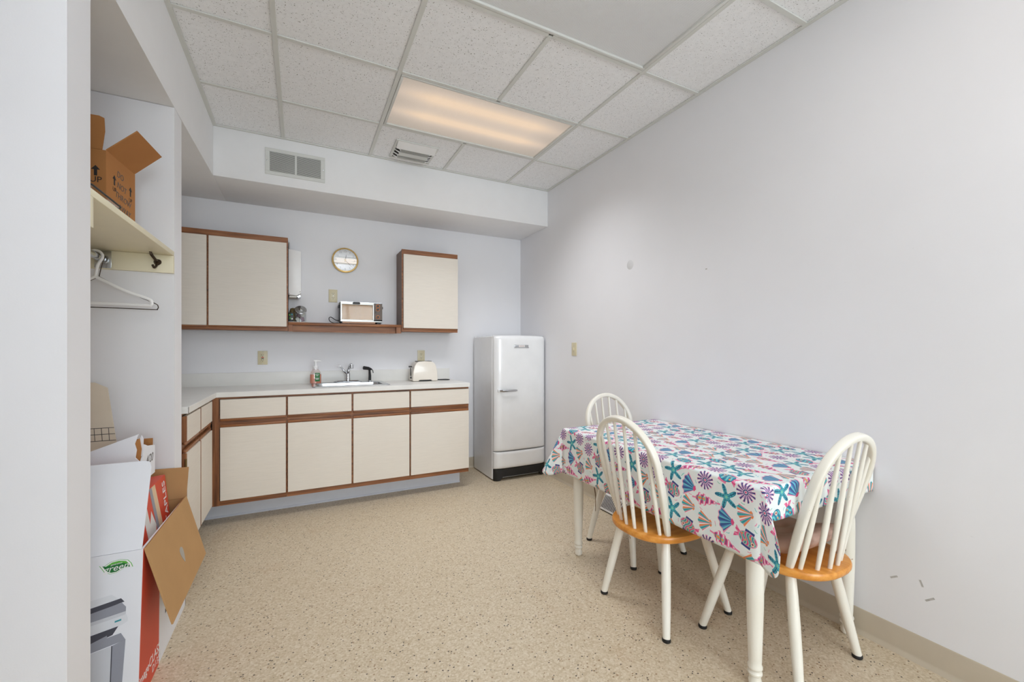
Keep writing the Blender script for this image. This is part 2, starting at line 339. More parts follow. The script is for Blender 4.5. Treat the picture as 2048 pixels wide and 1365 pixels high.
# ceiling: slab, lay-in tiles, tees
ceil = struct('ceiling', MB().box(XR, W, YR, YS, 2.83, 2.93), SOFF)
GX, GY, G = -.1155, 1.7695, .61
xs = [XL]+[GX+G*i for i in range(4)]+[W]
ys = [YR]+[GY+G*j for j in range(-10, 3)]+[YS]
fix_cells = {(2, j) for j in ()} 
FIX = [(2.3795, 2.9895), (1.1595, 1.7695), (-.0605, .5495)]
TM = {}
for i in range(len(xs)-1):
    for j in range(len(ys)-1):
        x0, x1, y0, y1 = xs[i], xs[i+1], ys[j], ys[j+1]
        if i in (2, 3) and any(abs(y0-f[0]) < .01 for f in FIX): continue
        w, h = round(x1-x0, 3), round(y1-y0, 3); key = (w, h)
        if key not in TM:
            t = MB().box(-w/2+.002, w/2-.002, -h/2+.002, h/2-.002, 0, .014, bev=.003, seg=1).build('ceiling_tile', TILE, ceil); TM[key] = t.data
        else:
            t = bpy.data.objects.new('ceiling_tile', TM[key]); C.objects.link(t); t.parent = ceil
        t.location = ((x0+x1)/2, (y0+y1)/2, ZC+.0075)
tw = .012
for i in range(1, 5):
    x = xs[i]
    segs = [(YR, YS)]
    if i == 3: segs = [(YR, FIX[2][0]), (FIX[2][1], FIX[1][0]), (FIX[1][1], FIX[0][0]), (FIX[0][1], YS)]
    for a, b in segs: box('ceiling_tee', TEE, ceil, x-tw, x+tw, a, b-.002, ZC, ZC+.007, bev=.0015, seg=1)
for j in range(1, len(ys)-1):
    for i in range(5): box('ceiling_cross_tee', TEE, ceil, xs[i]+(tw if i else .02), xs[i+1]-(tw if i < 4 else .02), ys[j]-tw, ys[j]+tw, ZC+.0005, ZC+.007, bev=.0015, seg=1)
for nm, a in (('ceiling_wall_angle', (XL, XL+.022, YR, YS)), ('ceiling_wall_angle', (W-.022, W, YR, YS)), ('ceiling_wall_angle', (XL+.022, W-.022, YS-.022, YS))):
    box(nm, TEE, ceil, a[0], a[1], a[2], a[3], ZC-.0015, ZC+.006)
# recessed fluorescent fixtures
for (y0, y1), lit, lab in zip(FIX, (1, 0, 2), ('lit recessed ceiling light with warm glowing lens beside the ceiling diffuser', 'unlit recessed ceiling light with plain grey lens', 'lit recessed ceiling light with warm lens, mirrored in the clock glass')):
    x0, x1 = xs[2], xs[4]; f = thing('ceiling_light', ((x0+x1)/2, (y0+y1)/2, ZC), lab, 'ceiling light', 'recessed ceiling lights')
    m = MB(); e = .014; q = .03
    for a in ((x0+e, x1-e, y0+e, y0+q), (x0+e, x1-e, y1-q, y1-e), (x0+e, x0+q, y0+q, y1-q), (x1-q, x1-e, y0+q, y1-q)): m.box(*a, ZC-.001, ZC+.016, bev=.002)
    m.build('frame', TEE, f)
    ln = MB().box(x0+q-.003, x1-q+.003, y0+q-.003, y1-q+.003, ZC+.010, ZC+.014).build('lens', (LENS_OFF, LENS_ON, LENS_REAR)[lit], f)
    h = MB().box(x0+q, x1-q, y0+q, y1-q, ZC+.018, ZC+.04).build('housing', TEE, f)

# ceiling diffuser
dx0, dx1, dy0, dy1 = .633, .957, 3.15, 3.462
df = thing('ceiling_diffuser', ((dx0+dx1)/2, (dy0+dy1)/2, ZC), 'white metal air diffuser with side blades in a ceiling tile', 'air vent')
zb = ZC+.007
m = MB(); t = .02
for a in ((dx0, dx1, dy0, dy0+t), (dx0, dx1, dy1-t, dy1), (dx0, dx0+t, dy0+t, dy1-t), (dx1-t, dx1, dy0+t, dy1-t)): m.box(*a, zb-.008, zb, bev=.002)
m.build('frame', TEE, df)
box('backing', DARKV, df, dx0+t, dx1-t, dy0+t, dy1-t, zb-.002, zb+.0)
MB().prism([(dy0+.01, zb-.008), (dy0+.085, zb-.030), (dy0+.09, zb-.030), (dy0+.09, zb-.026), (dy0+.02, zb-.004)], yz, dx0+.015, dx1-.015).build('front_deflector', WHITEP, df)
box('centre_plate', TEE, df, dx0+.05, dx1-.05, dy0+.145, dy0+.2, zb-.03, zb-.026)
for ya in (dy0+.095, dy0+.205):
    m = MB()
    for k in range(34):
        x = dx0+.052+k*.0066; m.box(x, x+.0024, ya, ya+.048, zb-.03, zb-.012)
    tag(m.build('louver_strip', TEE, df), kind='stuff')
for k in range(4):
    y = dy0+.10+k*.048
    for s in (0, 1):
        xa = dx0+.012 if s == 0 else dx1-.052
        pr = [(xa, zb-.008), (xa+.04, zb-.03), (xa+.04, zb-.022)] if s == 0 else [(xa+.04, zb-.008), (xa, zb-.03), (xa, zb-.022)]
        MB().prism(pr, xz, y, y+.012).build('side_blade', WHITEP, df)

# return grille on the soffit
gv = thing('return_air_grille', (-.033, YS, 2.605), 'white return air grille with two louvre banks on the soffit', 'air vent')
m = MB(); gx0, gx1, gz0, gz1 = -.232, .166, 2.51, 2.702
for a in ((gx0, gx1, gz0, gz0+.026), (gx0, gx1, gz1-.024, gz1), (gx0, gx0+.03, gz0+.026, gz1-.024), (gx1-.03, gx1, gz0+.026, gz1-.024), (-.04, -.026, gz0+.026, gz1-.024)): m.box(a[0], a[1], YS-.008, YS-.0005, a[2], a[3], bev=.0015, seg=1)
m.build('frame', TEE, gv)
box('backing', plain('duct_grey', rgb(104, 103, 100), .9, var=.1), gv, gx0+.03, gx1-.03, YS-.0015, YS-.0003, gz0+.026, gz1-.024)
for a, b in ((gx0+.03, -.04), (-.026, gx1-.03)):
    m = MB()
    for k in range(20):
        z = gz0+.028+k*.0071; m.prism([(YS-.0076, z), (YS-.0076, z+.003), (YS-.002, z+.0062), (YS-.002, z+.0036)], yz, a, b)
    tag(m.build('louver_bank', TEE, gv), kind='stuff')
for x in (gx0+.012, gx1-.012): MB().lathe([(.004, 0), (.004, .002), (.001, .003)], Matrix.Translation((x, YS-.008, 2.606)) @ Matrix.Rotation(PI/2, 4, 'X'), 10).build('screw', STEEL, gv)

# ------------------------------------------------------------------ kitchen base cabinets
ZT, ZB, YF = .934, .898, 3.50     # worktop top, underside, front
yd0, yd1, yfr = 3.51, 3.528, 3.529
ZF0, ZDO0, ZDO1, ZDR0, ZDR1 = .139, .177, .687, .748, .882
def front_panel(name, x0, x1, z0, z1, parent, pull, plane='y', off=0):
    """a laminate panel with an oak finger pull along one edge"""
    fn = xz if plane == 'y' else yz
    a, b = (yd0, yd1) if plane == 'y' else (off-.02, off)
    d = MB().prism([(x0, z0), (x1, z0), (x1, z1), (x0, z1)], fn, a, b, bev=.0015, seg=1).build(name, LAM, parent)
    pz0, pz1 = (z0-.019, z0-.0005) if pull == 'bottom' else (z1+.0005, z1+.019)
    o = b-.014 if plane != 'y' else a+.006
    o2 = b if plane == 'y' else a
    pr = [(pz0, 0), (pz1, 0), (pz1, 1), (pz0, 1)]
    MB().prism([(x0, pz0), (x1, pz0), (x1, pz1), (x0, pz1)], fn, o if plane == 'y' else a, b if plane == 'y' else b-.006, bev=.003, seg=2).build(name+'_pull', OAK[0 if plane == 'y' else 1], d)
    return d
def face(parent, x0, x1, stiles, left=.008):
    m = MB()
    x0 += .0005; x1 -= .0005
    m.box(x0, x1, yfr, yfr+.02, ZF0, ZDO0-.003).box(x0, x1, yfr, yfr+.02, ZDR1+.002, ZB-.001).box(x0, x1, yfr+.003, yfr+.02, ZDO1-.02, ZDR0+.02)
    for s in stiles: m.box(max(s-.014, x0+.0005), min(s+.014, x1-.0005), yfr+.0008, yfr+.0195, ZDO0-.003, ZDR1+.002)
    m.build('face_frame', OAK[0], parent)
def base(name, x0, x1, bays, label, toe0=None):
    b = thing(name, ((x0+x1)/2, yfr, 0), label, 'base cabinet', 'base cabinets')
    box('carcass', OAKD, b, x0+.001, x1-.001, yfr+.02, D-.003, ZF0, (ZB-.001) if 'sink' not in name else .70)
    face(b, x0, x1, [x0+.004]+[(p[1]+q[0])/2 for p, q in zip(bays, bays[1:])]+[x1-.006])
    for p, q in bays:
        front_panel('drawer', p, q, ZDR0, ZDR1, b, 'bottom'); front_panel('door', p, q, ZDO0, ZDO1, b, 'top')
    MB().box((toe0 if toe0 is not None else x0), x1-(.0 if x1 < 1.3 else .022), 3.704, 3.72, 0, ZF0).prism([(3.704, 0), (3.692, 0), (3.697, .008), (3.704, .014)], yz, (toe0 if toe0 is not None else x0), x1-(0 if x1 < 1.3 else .022)).build('toe_kick', TOEM, b)
    return b
b1 = base('corner_base_cabinet', -.548, -.092, [(-.501, -.099)], 'oak framed cream base cabinet in the inside corner of the worktop', toe0=-.72)
MB().box(-.549, -.508, yfr-.002, yfr+.0, ZF0, ZB-.001).build('corner_stile', OAK[2], b1)
b2 = base('sink_base_cabinet', -.092, .816, [(-.085, .356), (.370, .810)], 'double cream fronted base cabinet with oak rails under the sink')
b3 = base('base_cabinet', .816, 1.342, [(.823, 1.338)], 'oak framed cream base cabinet under the toaster, beside the refrigerator')
# the short return run
XF = -.533
lr = thing('return_base_cabinet', (-.85, 3.08, 0), 'narrow cream two door base cabinet under the short leg of the worktop', 'base cabinet', 'base cabinets')
box('carcass', OAKD, lr, -1.155, XF-.04, 2.712, yfr-.002, ZF0, ZB-.001)
m = MB()
m.box(XF-.04, XF-.021, 2.712, 3.507, ZF0, ZDO0).box(XF-.04, XF-.021, 2.712, 3.507, ZDR1+.004, ZB-.001).box(XF-.04, XF-.024, 2.712, 3.507, ZDO1-.02, ZDR0+.02)
for s in (2.722, 3.075, 3.47): m.box(XF-.04, XF-.0215, s-.014 if s < 3.4 else s-.036, s+.014 if s < 3.4 else 3.507, ZDO0, ZDR1+.004)
m.build('face_frame', OAK[2], lr)
for p, q in ((2.735, 3.064), (3.086, 3.431)):
    front_panel('drawer', p, q, ZDR0, ZDR1, lr, 'bottom', 'x', XF); dd = front_panel('door', p, q, ZDO0, ZDO1, lr, 'top', 'x', XF)
    if p > 3:
        box('oak_edge', OAK[2], dd, XF-.02, XF-.0003, p-.012, p-.0005, ZDO0, ZDO1); box('oak_edge', OAK[2], lr, XF-.02, XF-.0003, p-.012, p-.0005, ZDR0, ZDR1)
    if p < 3: box('oak_edge', OAK[2], dd, XF-.02, XF-.0003, p-.018, p-.0005, ZDO0, ZDO1); MB().cyl((XF-.004, p-.014, .60), (XF-.004, p-.014, .66), .006, 10).build('hinge', BRASS, dd)
box('oak_edge', OAK[2], lr, XF-.02, XF-.0003, 2.717, 2.7345, ZDR0, ZDR1)
MB().box(-.74, -.725, 2.712, 3.69, 0, ZF0).prism([(-.725, 0), (-.713, 0), (-.718, .008), (-.725, .014)], xz, 2.712, 3.69).build('toe_kick', TOEM, lr)

# worktop with a cut-out for the sink
ct = thing('worktop', (.1, 3.8, ZT), 'L shaped off-white laminate worktop with upstand', 'worktop')
SX0, SX1, SY0, SY1 = .075, .675, 3.60, 4.045
m = MB()
hx0, hx1, hy0, hy1 = SX0+.02, SX1-.02, SY0+.02, SY1-.02
m.box(-1.157, hx0, YF, D-.002, ZB, ZT, bev=.002, seg=1).box(hx1, 1.345, YF, D-.002, ZB, ZT, bev=.002, seg=1).box(hx0-.003, hx1+.003, YF, hy0, ZB, ZT, bev=.002, seg=1).box(hx0-.003, hx1+.003, hy1, D-.002, ZB, ZT, bev=.002, seg=1)
m.box(-1.157, -.521, 2.700, YF+.003, ZB, ZT, bev=.002, seg=1)
m.build('top', TOPM, ct)
box('upstand', TOPM, ct, -1.157, 1.345, D-.021, D-.001, ZT-.001, 1.041, bev=.002)
m = MB().box(XF+.0115, XF+.0135, 2.699, 2.7005, ZB, ZT)
m.build('edge_seam', INKG, ct)

# sink
sk = thing('sink', ((SX0+SX1)/2, (SY0+SY1)/2, ZT), 'stainless steel drop-in sink set in the worktop', 'sink')
cx, cy = (SX0+SX1)/2, (SY0+SY1)/2
bw, bh, bcy = SX1-SX0-.09, .32, SY0+.045+.16
m = MB().loft([rr(cx, cy, SX1-SX0, SY1-SY0, .03, ZT+.0005), rr(cx, cy, SX1-SX0-.004, SY1-SY0-.004, .03, ZT+.006), rr(cx, cy, SX1-SX0-.03, SY1-SY0-.03, .028, ZT+.008), rr(cx, bcy, bw+.016, bh+.016, .05, ZT+.0075), rr(cx, bcy, bw, bh, .05, ZT+.002), rr(cx, bcy, bw-.03, bh-.03, .06, ZT-.14), rr(cx, bcy, bw-.09, bh-.09, .06, ZT-.165)], False, True)
m.build('basin', STEEL, sk)
MB().lathe([(.04, 0), (.038, .004), (.02, .003), (.001, .001)], Matrix.Translation((cx, bcy, ZT-.1648))).build('drain', CHROME, sk)
fc = thing('faucet', (.375, 4.0, ZT+.008), 'chrome single lever faucet on the sink deck', 'faucet')
fz = ZT+.008
MB().loft([rr(.375, 4.0, .235, .05, .024, fz), rr(.375, 4.0, .235, .05, .024, fz+.006), rr(.375, 4.0, .2, .036, .017, fz+.012)]).build('base_plate', CHROME, fc)
MB().lathe([(.021, fz+.011), (.020, fz+.03), (.0175, fz+.04), (.0185, fz+.055), (.019, fz+.075), (.014, fz+.085)], Matrix.Translation((.375, 4.0, 0)), 18).build('body', CHROME, fc)
MB().tube(smooth_path([(.372, 4.0, fz+.05), (.378, 3.985, fz+.105), (.386, 3.95, fz+.145), (.39, 3.90, fz+.158), (.392, 3.868, fz+.15)]), .0125, 12).build('spout', CHROME, fc)
MB().cyl((.3925, 3.868, fz+.157), (.3925, 3.862, fz+.125), .015, 14).build('aerator', STEEL, fc)
MB().tube(smooth_path([(.372, 4.0, fz+.07), (.345, 3.99, fz+.095), (.318, 3.985, fz+.135), (.308, 3.985, fz+.142), (.285, 3.985, fz+.142)]), [.009]*8+[.006]*17, 10).build('lever', CHROME, fc)
sp = thing('sprayer', (.562, 4.0, fz), 'black pull-out sprayer head beside the faucet', 'sprayer')
MB().lathe([(.02, fz), (.019, fz+.006), (.012, fz+.01)], Matrix.Translation((.562, 4.0, 0)), 16).build('collar', STEEL, sp)
MB().tube([(.562, 4.0, fz+.01), (.563, 4.0, fz+.05), (.560, 4.0, fz+.095), (.556, 3.995, fz+.112)], [.013, .012, .0095, .011], 12).build('handle', BLACKP, sp)
MB().tube([(.575, 4.0, fz+.108), (.55, 3.985, fz+.117), (.505, 3.965, fz+.124)], [.009, .014, .0165], 12).build('head', BLACKP, sp)
MB().tube([(.572, 3.99, fz+.115), (.585, 3.985, fz+.10), (.59, 3.985, fz+.075)], .004, 8).build('trigger', BLACKP, sp)
# soap bottle
bx, by, bz = .112, 3.93, ZT+.0075
sb = thing('soap_bottle', (bx, by, bz), 'clear foaming soap bottle of orange pink soap with green label by the sink', 'soap bottle')
pr = [(.085, .05, 0), (.088, .052, .01), (.088, .052, .075), (.075, .046, .1), (.05, .04, .118), (.042, .04, .128)]
MB().loft([rr(bx, by, w, h, .019, bz+z) for w, h, z in pr]).build('bottle', SOAP, sb)
MB().loft([rr(bx, by, .082, .046, .017, bz+.003), rr(bx, by, .084, .048, .018, bz+.012), rr(bx, by, .084, .048, .018, bz+.078)]).build('liquid', LIQ, sb)
lb = MB().box(bx-.006, bx+.032, by-.0268, by-.0262, bz+.02, bz+.092).build('label_sticker', GREEN, sb)
for z, w in ((.078, .026), (.066, .018), (.045, .028), (.036, .022)): MB().box(bx+.012-w/2, bx+.012+w/2, by-.0272, by-.0268, bz+z, bz+z+.004).build('label_line', WINK, lb)
MB().lathe([(.022, bz+.126), (.023, bz+.142), (.018, bz+.15), (.009, bz+.152), (.009, bz+.182), (.012, bz+.184), (.012, bz+.196)], Matrix.Translation((bx, by, 0)), 16).tube([(bx-.012, by, bz+.193), (bx+.02, by-.004, bz+.194), (bx+.042, by-.006, bz+.189)], [.009, .007, .005], 10).build('pump', WHITEP, sb)
# toaster
tx, ty, tz = 1.037, 3.93, ZT
to = thing('toaster', (tx, ty, tz), 'rounded white two slice toaster at the end of the worktop', 'toaster')
prof = [(-.118, .012), (-.113, .09), (-.10, .145), (-.085, .17), (-.06, .184), (0, .188), (.06, .184), (.085, .17), (.10, .145), (.113, .09), (.118, .012), (.112, .003), (.065, .003), (.055, .014), (-.055, .014), (-.065, .003), (-.112, .003)]
CREAMW = plain('cream_white_plastic', rgb(234, 226, 214), .28, var=.02, coat=.3)
MB().prism([(tx+a, tz+b) for a, b in prof], xz, ty-.082, ty+.082, bev=.014, seg=3, smooth=True).build('body', CREAMW, to)
for yy in (-.03, .03): box('slot', BLACKP, to, tx-.07, tx+.07, ty+yy-.012, ty+yy+.012, tz+.1835, tz+.1885)
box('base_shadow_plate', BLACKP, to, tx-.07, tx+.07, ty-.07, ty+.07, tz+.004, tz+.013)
MB().box(tx-.137, tx-.108, ty-.012, ty+.012, tz+.130, tz+.143, bev=.003).build('lever', BLACKP, to)
MB().box(tx-.122, tx-.1165, ty-.006, ty+.006, tz+.05, tz+.125).build('lever_slot', DARKV, to)
MB().lathe([(.009, 0), (.008, .012), (.001, .013)], Matrix.Translation((tx-.116, ty-.02, tz+.035)) @ Matrix.Rotation(-PI/2, 4, 'Y'), 12).build('browning_knob', BLACKP, to)
cdm = MB().tube(smooth_path([(tx+.115, ty, tz+.012), (1.19, 3.93, ZT+.006), (1.25, 3.90, ZT+.005), (1.29, 3.915, ZT+.005), (1.27, 3.96, ZT+.005), (1.2, 3.97, ZT+.005), (1.12, 4.03, ZT+.006)]), .0042, 8).build('cord', BLACKP, to)

# outlets and switch
def outlet(cx, cz, y, label, gfci=False):
    o = thing('wall_outlet', (cx, y, cz), label, 'outlet', 'wall outlets')
    box('cover_plate', IVORY, o, cx-.036, cx+.036, y-.006, y-.0003, cz-.0575, cz+.0575, bev=.002)
    if gfci:
        pl = box('receptacle_face', IVORY, o, cx-.017, cx+.017, y-.0085, y-.006, cz-.034, cz+.034, bev=.001)
        box('reset_button', RED, o, cx-.009, cx+.009, y-.0105, y-.0085, cz+.001, cz+.007); box('test_button', BLACKP, o, cx-.009, cx+.009, y-.0105, y-.0085, cz-.008, cz-.002)
        zz = (.021, -.021); yy = y-.0085
    else: zz = (.0195, -.0195); yy = y-.008
    for z in zz:
        if not gfci: MB().lathe([(.0165, 0), (.0165, .002), (.001, .0021)], Matrix.Translation((cx, y-.006, cz+z)) @ Matrix.Rotation(PI/2, 4, 'X') @ Matrix.Scale(.86, 4, (0, 1, 0)), 20).build('receptacle', IVORY, o)
        for a in (-.0063, .0063): box('slot', INK, o, cx+a-.0012, cx+a+.0012, yy-.0006, yy, cz+z-.001, cz+z+.008)
        MB().lathe([(.0026, 0), (.0026, .0006)], Matrix.Translation((cx, yy, cz+z-.0075)) @ Matrix.Rotation(PI/2, 4, 'X'), 10).build('ground_hole', INK, o)
    for z in ((0,) if not gfci else (.049, -.049)): MB().lathe([(.003, 0), (.002, .001)], Matrix.Translation((cx, y-.006, cz+z)) @ Matrix.Rotation(PI/2, 4, 'X'), 10).build('screw', STEEL, o)
outlet(-.287, 1.161, D, 'ivory outlet with red and black buttons above the corner of the worktop', True)
outlet(.259, 1.714, D, 'ivory duplex outlet under the wall clock')
outlet(1.06, 1.165, D, 'ivory duplex outlet half hidden behind the toaster')
sw = thing('light_switch', (W, 3.076, 1.234), 'ivory toggle light switch on the long wall beside the refrigerator', 'light switch')
box('cover_plate', IVORY, sw, W-.006, W-.0003, 3.04, 3.112, 1.176, 1.292, bev=.002)
box('toggle', IVORY, sw, W-.017, W-.005, 3.071, 3.081, 1.224, 1.246, bev=.002, M=None)
for z in (1.262, 1.206): MB().lathe([(.0032, 0), (.002, .001)], Matrix.Translation((W-.006, 3.076, z)) @ Matrix.Rotation(-PI/2, 4, 'Y'), 10).build('screw', STEEL, sw)

# ------------------------------------------------------------------ upper cabinets and shelf
YU = 3.865
def upper(x0, x1, z0, z1, doors, label, side):
    u = thing('wall_cabinet', ((x0+x1)/2, YU, z0), label, 'wall cabinet', 'wall cabinets')
    box('carcass', OAKD, u, x0, x1, YU+.018, D-.003, z0+.004, z1-.006)
    m = MB().box(x0, x1, YU-.001, YU+.018, z1-.043, z1).box(x0, x1, YU-.001, YU+.018, z0, z0+.022)
    m.box(x0, x0+.012, YU-.001, YU+.018, z0+.022, z1-.043).box(x1-.009, x1, YU-.001, YU+.018, z0+.022, z1-.043)
    for p, q in zip(doors, doors[1:]): m.box(p[1]-.01, q[0]+.01, YU+.002, YU+.018, z0+.022, z1-.043)
    m.build('face_frame', OAK[0], u)
    for p, q in doors:
        d = MB().box(p, q, YU-.019, YU-.0015, z0+.034, z1-.046, bev=.0015, seg=1).build('door', LAM, u)
        MB().box(p, q, YU-.014, YU-.0015, z0+.0225, z0+.0335, bev=.003).build('door_pull', OAK[0], d)
    return u
upper(-1.155, -.094, 1.382, 2.140, [(-1.14, -.634), (-.621, -.103)], 'wide cream and oak wall cabinet above the corner of the worktop', 1)
upper(.822, 1.356, 1.394, 2.148, [(.835, 1.354)], 'small single door cream and oak wall cabinet beside the refrigerator', 0)
sh = thing('wall_shelf', (.36, 3.98, 1.40), 'oak shelf with apron spanning between the two wall cabinets', 'shelf')
box('board', OAK[0], sh, -.092, .8205, YU+.006, D-.002, 1.434, 1.456, bev=.002)
box('apron', OAK[0], sh, -.06, .79, YU+.045, YU+.063, 1.378, 1.4335)
for a in ((-.0925, -.06), (.775, .8205)): box('end_block', OAK[2], sh, a[0], a[1], YU+.012, YU+.062, 1.380, 1.4335)
ZS = 1.4565
# clock
ck = thing('wall_clock', (.361, D, 2.043), 'round wall clock with brass rim and white face above the shelf', 'clock')
def onwall(x, y, z): return Matrix.Translation((x, y, z)) @ Matrix.Rotation(PI/2, 4, 'X')
R0 = .113
MB().lathe([(R0-.012, .001), (R0, .003), (R0+.001, .014), (R0-.004, .026), (R0-.012, .028), (R0-.014, .024), (R0-.0145, .016)], onwall(.361, D, 2.043), 48, cap=False).build('rim', GOLD, ck)
MB().lathe([(R0-.013, .002), (R0-.0135, .010), (.001, .0102)], onwall(.361, D, 2.043), 48).build('face', CLOCKF, ck)
for h in range(1, 13):
    a = PI/2-h*PI/6; text(str(h), .023, INK, 'numeral', ck, FX, FZ, (.361+.079*math.cos(a), D-.0108, 2.043+.079*math.sin(a)))
m = MB()
for k in range(60):
    a = k*PI/30; c_, s_ = math.cos(a), math.sin(a); r0 = .0895 if k % 5 else .0885; hw = .0006 if k % 5 else .0013
    P = [(.361+r*c_-w*s_, 2.043+r*s_+w*c_) for r, w in ((r0, -hw), (.0955, -hw), (.0955, hw), (r0, hw))]
    m.prism(P, xz, D-.0110, D-.0104)
tag(m.build('minute_marks', INK, ck), kind='stuff')
def hand(name, ang, L, w, z, tail=.014):
    a = PI/2-ang; c_, s_ = math.cos(a), math.sin(a)
    MB().prism([(.361+r*c_-q*s_, 2.043+r*s_+q*c_) for r, q in ((-tail, -w), (L*.6, -w*1.1), (L, -w*.3), (L, w*.3), (L*.6, w*1.1), (-tail, w))], xz, D-z, D-z+.0008).build(name, INK, ck)
hand('hour_hand', 2*PI*(12+22/60)/12, .052, .0034, .0135); hand('minute_hand', 2*PI*22.5/60, .078, .0018, .015)
MB().lathe([(.005, .010), (.004, .0165), (.001, .017)], onwall(.361, D, 2.043), 14).build('hub', GOLD, ck)
MB().lathe([(R0-.0142, .0195), (R0-.0142, .0215)], onwall(.361, D, 2.043), 48).build('glass_cover', CLOCKG, ck)
# paper towel dispenser on the cabinet side
pd = thing('paper_towel_dispenser', (-.045, 4.0, 1.67), 'white metal paper towel dispenser fixed beside the wide wall cabinet', 'towel dispenser')
y0 = 3.915
MB().prism([(-.0915, 1.685), (-.035, 1.680), (-.025, 1.682), (.0, 1.700), (.002, 1.706), (.002, 2.048), (-.0915, 2.062)], xz, y0, D-.002, bev=.003).build('housing', WHITEP, pd)
MB().prism([(-.030, 1.673), (-.006, 1.688), (.0, 1.673), (-.018, 1.662)], xz, y0+.004, D-.02).build('tray_lip', STEEL, pd)
MB().box(-.085, -.03, y0+.015, D-.04, 1.664, 1.679).build('paper_towels', PAPER, pd)
box('top_cover', plain('dispenser_grey', rgb(178, 178, 178), .4, var=.02), pd, -.0915, -.083, y0+.03, D-.02, 2.0625, 2.125, bev=.003)
for x, z in ((-.085, 1.694), (-.006, 1.712)): MB().lathe([(.003, 0), (.002, .0015)], onwall(x, y0, z), 8).build('rivet', BLACKP, pd)
# toaster oven
ox0, ox1, oy, oz0, oz1 = .303, .660, 3.915, ZS+.014, 1.648
ov = thing('toaster_oven', ((ox0+ox1)/2, 4.0, ZS), 'chrome and black toaster oven with glass door on the oak shelf', 'toaster oven')
MB().box(ox0, ox1, oy+.006, D-.03, oz0, oz1, bev=.006).build('body', BLACKP, ov)
box('top_panel', CHROME, ov, ox0+.004, ox1-.004, oy+.01, D-.035, oz1-.0005, oz1+.002)
m = MB(); gx0_, gx1_ = ox0+.004, ox0+.283
for a in ((gx0_, gx1_, oz1-.021, oz1-.002), (gx0_, gx1_, oz0+.014, oz0+.024), (gx0_, gx0_+.012, oz0+.024, oz1-.021), (gx1_-.010, gx1_, oz0+.024, oz1-.021)): m.box(a[0], a[1], oy-.004, oy+.006, a[2], a[3], bev=.001, seg=1)
OVCH = plain('worn_chrome', rgb(158, 155, 150), .3, .9, .05)
dr = m.build('door', OVCH, ov)
box('door_glass', OVENG, dr, gx0_+.011, gx1_-.009, oy-.001, oy+.002, oz0+.022, oz1-.02)
MB().box(ox0+.104, ox0+.164, oy-.022, oy-.004, oz1-.018, oz1-.001, bev=.004).build('door_handle', BLACKP, dr)
box('interior', plain('oven_interior', rgb(196, 164, 122), .55, 0, .12), ov, gx0_+.011, gx1_-.009, oy+.003, oy+.005, oz0+.024, oz1-.023)
cp = box('control_panel', plain('brown_panel', rgb(84, 72, 64), .4, .4, .05), ov, gx1_+.003, ox1-.003, oy-.002, oy+.006, oz0+.026, oz1-.004)
for z in (.140, .110, .042):
    kz = oz0+z+.010; kx = (gx1_+ox1)/2-.003
    r = MB().lathe([(.016, 0), (.016, .001), (.001, .0012)], onwall(kx, oy-.002, kz), 20).build('dial_ring', ORANGE, cp)
    kb = MB().lathe([(.0115, .001), (.0105, .014), (.001, .0145)], onwall(kx, oy-.002, kz), 18).build('knob', BLACKP, ov)
MB().box(gx1_+.012, gx1_+.018, oy-.008, oy-.002, oz0+.085, oz0+.1).build('toggle', BLACKP, ov)
box('lower_trim', OVCH, ov, ox0+.004, ox1-.003, oy-.003, oy+.006, oz0+.006, oz0+.0135)
box('crumb_tray', plain('tray_brown', rgb(110, 78, 58), .3, .5, .05), ov, ox0+.02, gx1_+.01, oy+.001, oy+.006, oz0-.008, oz0+.0055)
for x in (ox0+.012, ox1-.048):
    for y in (oy+.012, D-.06): box('foot', BLACKP, ov, x, x+.036 if x > .5 else x+.02, y, y+.03, ZS, oz0+.002, bev=.002)
box('side_handle', BLACKP, ov, ox0-.012, ox0, oy+.03, oy+.09, oz1-.05, oz1-.028, bev=.003); box('side_handle', BLACKP, ov, ox1, ox1+.009, oy+.03, oy+.09, oz1-.05, oz1-.028, bev=.003)
MB().tube(smooth_path([(ox0+.02, D-.035, ZS+.03), (ox0-.03, 3.99, ZS+.035), (.235, 3.955, ZS+.055), (.217, 3.93, ZS+.045), (.222, 3.92, ZS+.02), (.25, 3.93, ZS+.005), (.29, 3.95, ZS+.0045)]), .0034, 8).build('cord', BLACKP, ov)
# sweet jar and the small things next to it
jx, jy = -.002, 3.985
jr = thing('lidded_jar', (jx, jy, ZS), 'clear glass jar with slanted steel lid full of packets on the shelf', 'jar')
MB().lathe([(.04, ZS+.0045), (.043, ZS+.008), (.043, ZS+.09), (.040, ZS+.105), (.036, ZS+.112)], Matrix.Translation((jx, jy, 0)), 24).build('glass_body', GLASS, jr)
LM = Matrix.Translation((jx, jy-.012, ZS+.108)) @ Matrix.Rotation(math.radians(52), 4, 'X')
MB().lathe([(.040, -.004), (.046, -.002), (.047, .004), (.044, .007), (.03, .009), (.012, .009), (.009, .011), (.013, .02), (.010, .026), (.001, .027)], LM, 28).build('lid', STEEL, jr)
for k, (a, b, c_, mt) in enumerate(((-.02, .0, .016, PAPER), (.014, -.012, .02, plain('packet_mauve', rgb(136, 108, 122), .5)), (.0, .012, .05, plain('packet_brown', rgb(96, 70, 62), .5)), (-.012, -.014, .055, plain('packet_plum', rgb(110, 84, 92), .5)), (.016, .01, .06, PAPER))):
    MB().box(-.014, .014, -.008, .008, -.018, .018, bev=.003, M=Matrix.Translation((jx+a, jy+b, ZS+c_+.01)) @ Matrix.Rotation(.3*k-.5, 4, 'Y')).build('packet', mt, jr)
cn = thing('drink_carton', (-.073, 3.955, ZS), 'small black carton printed with green spots in front of the jar', 'carton')
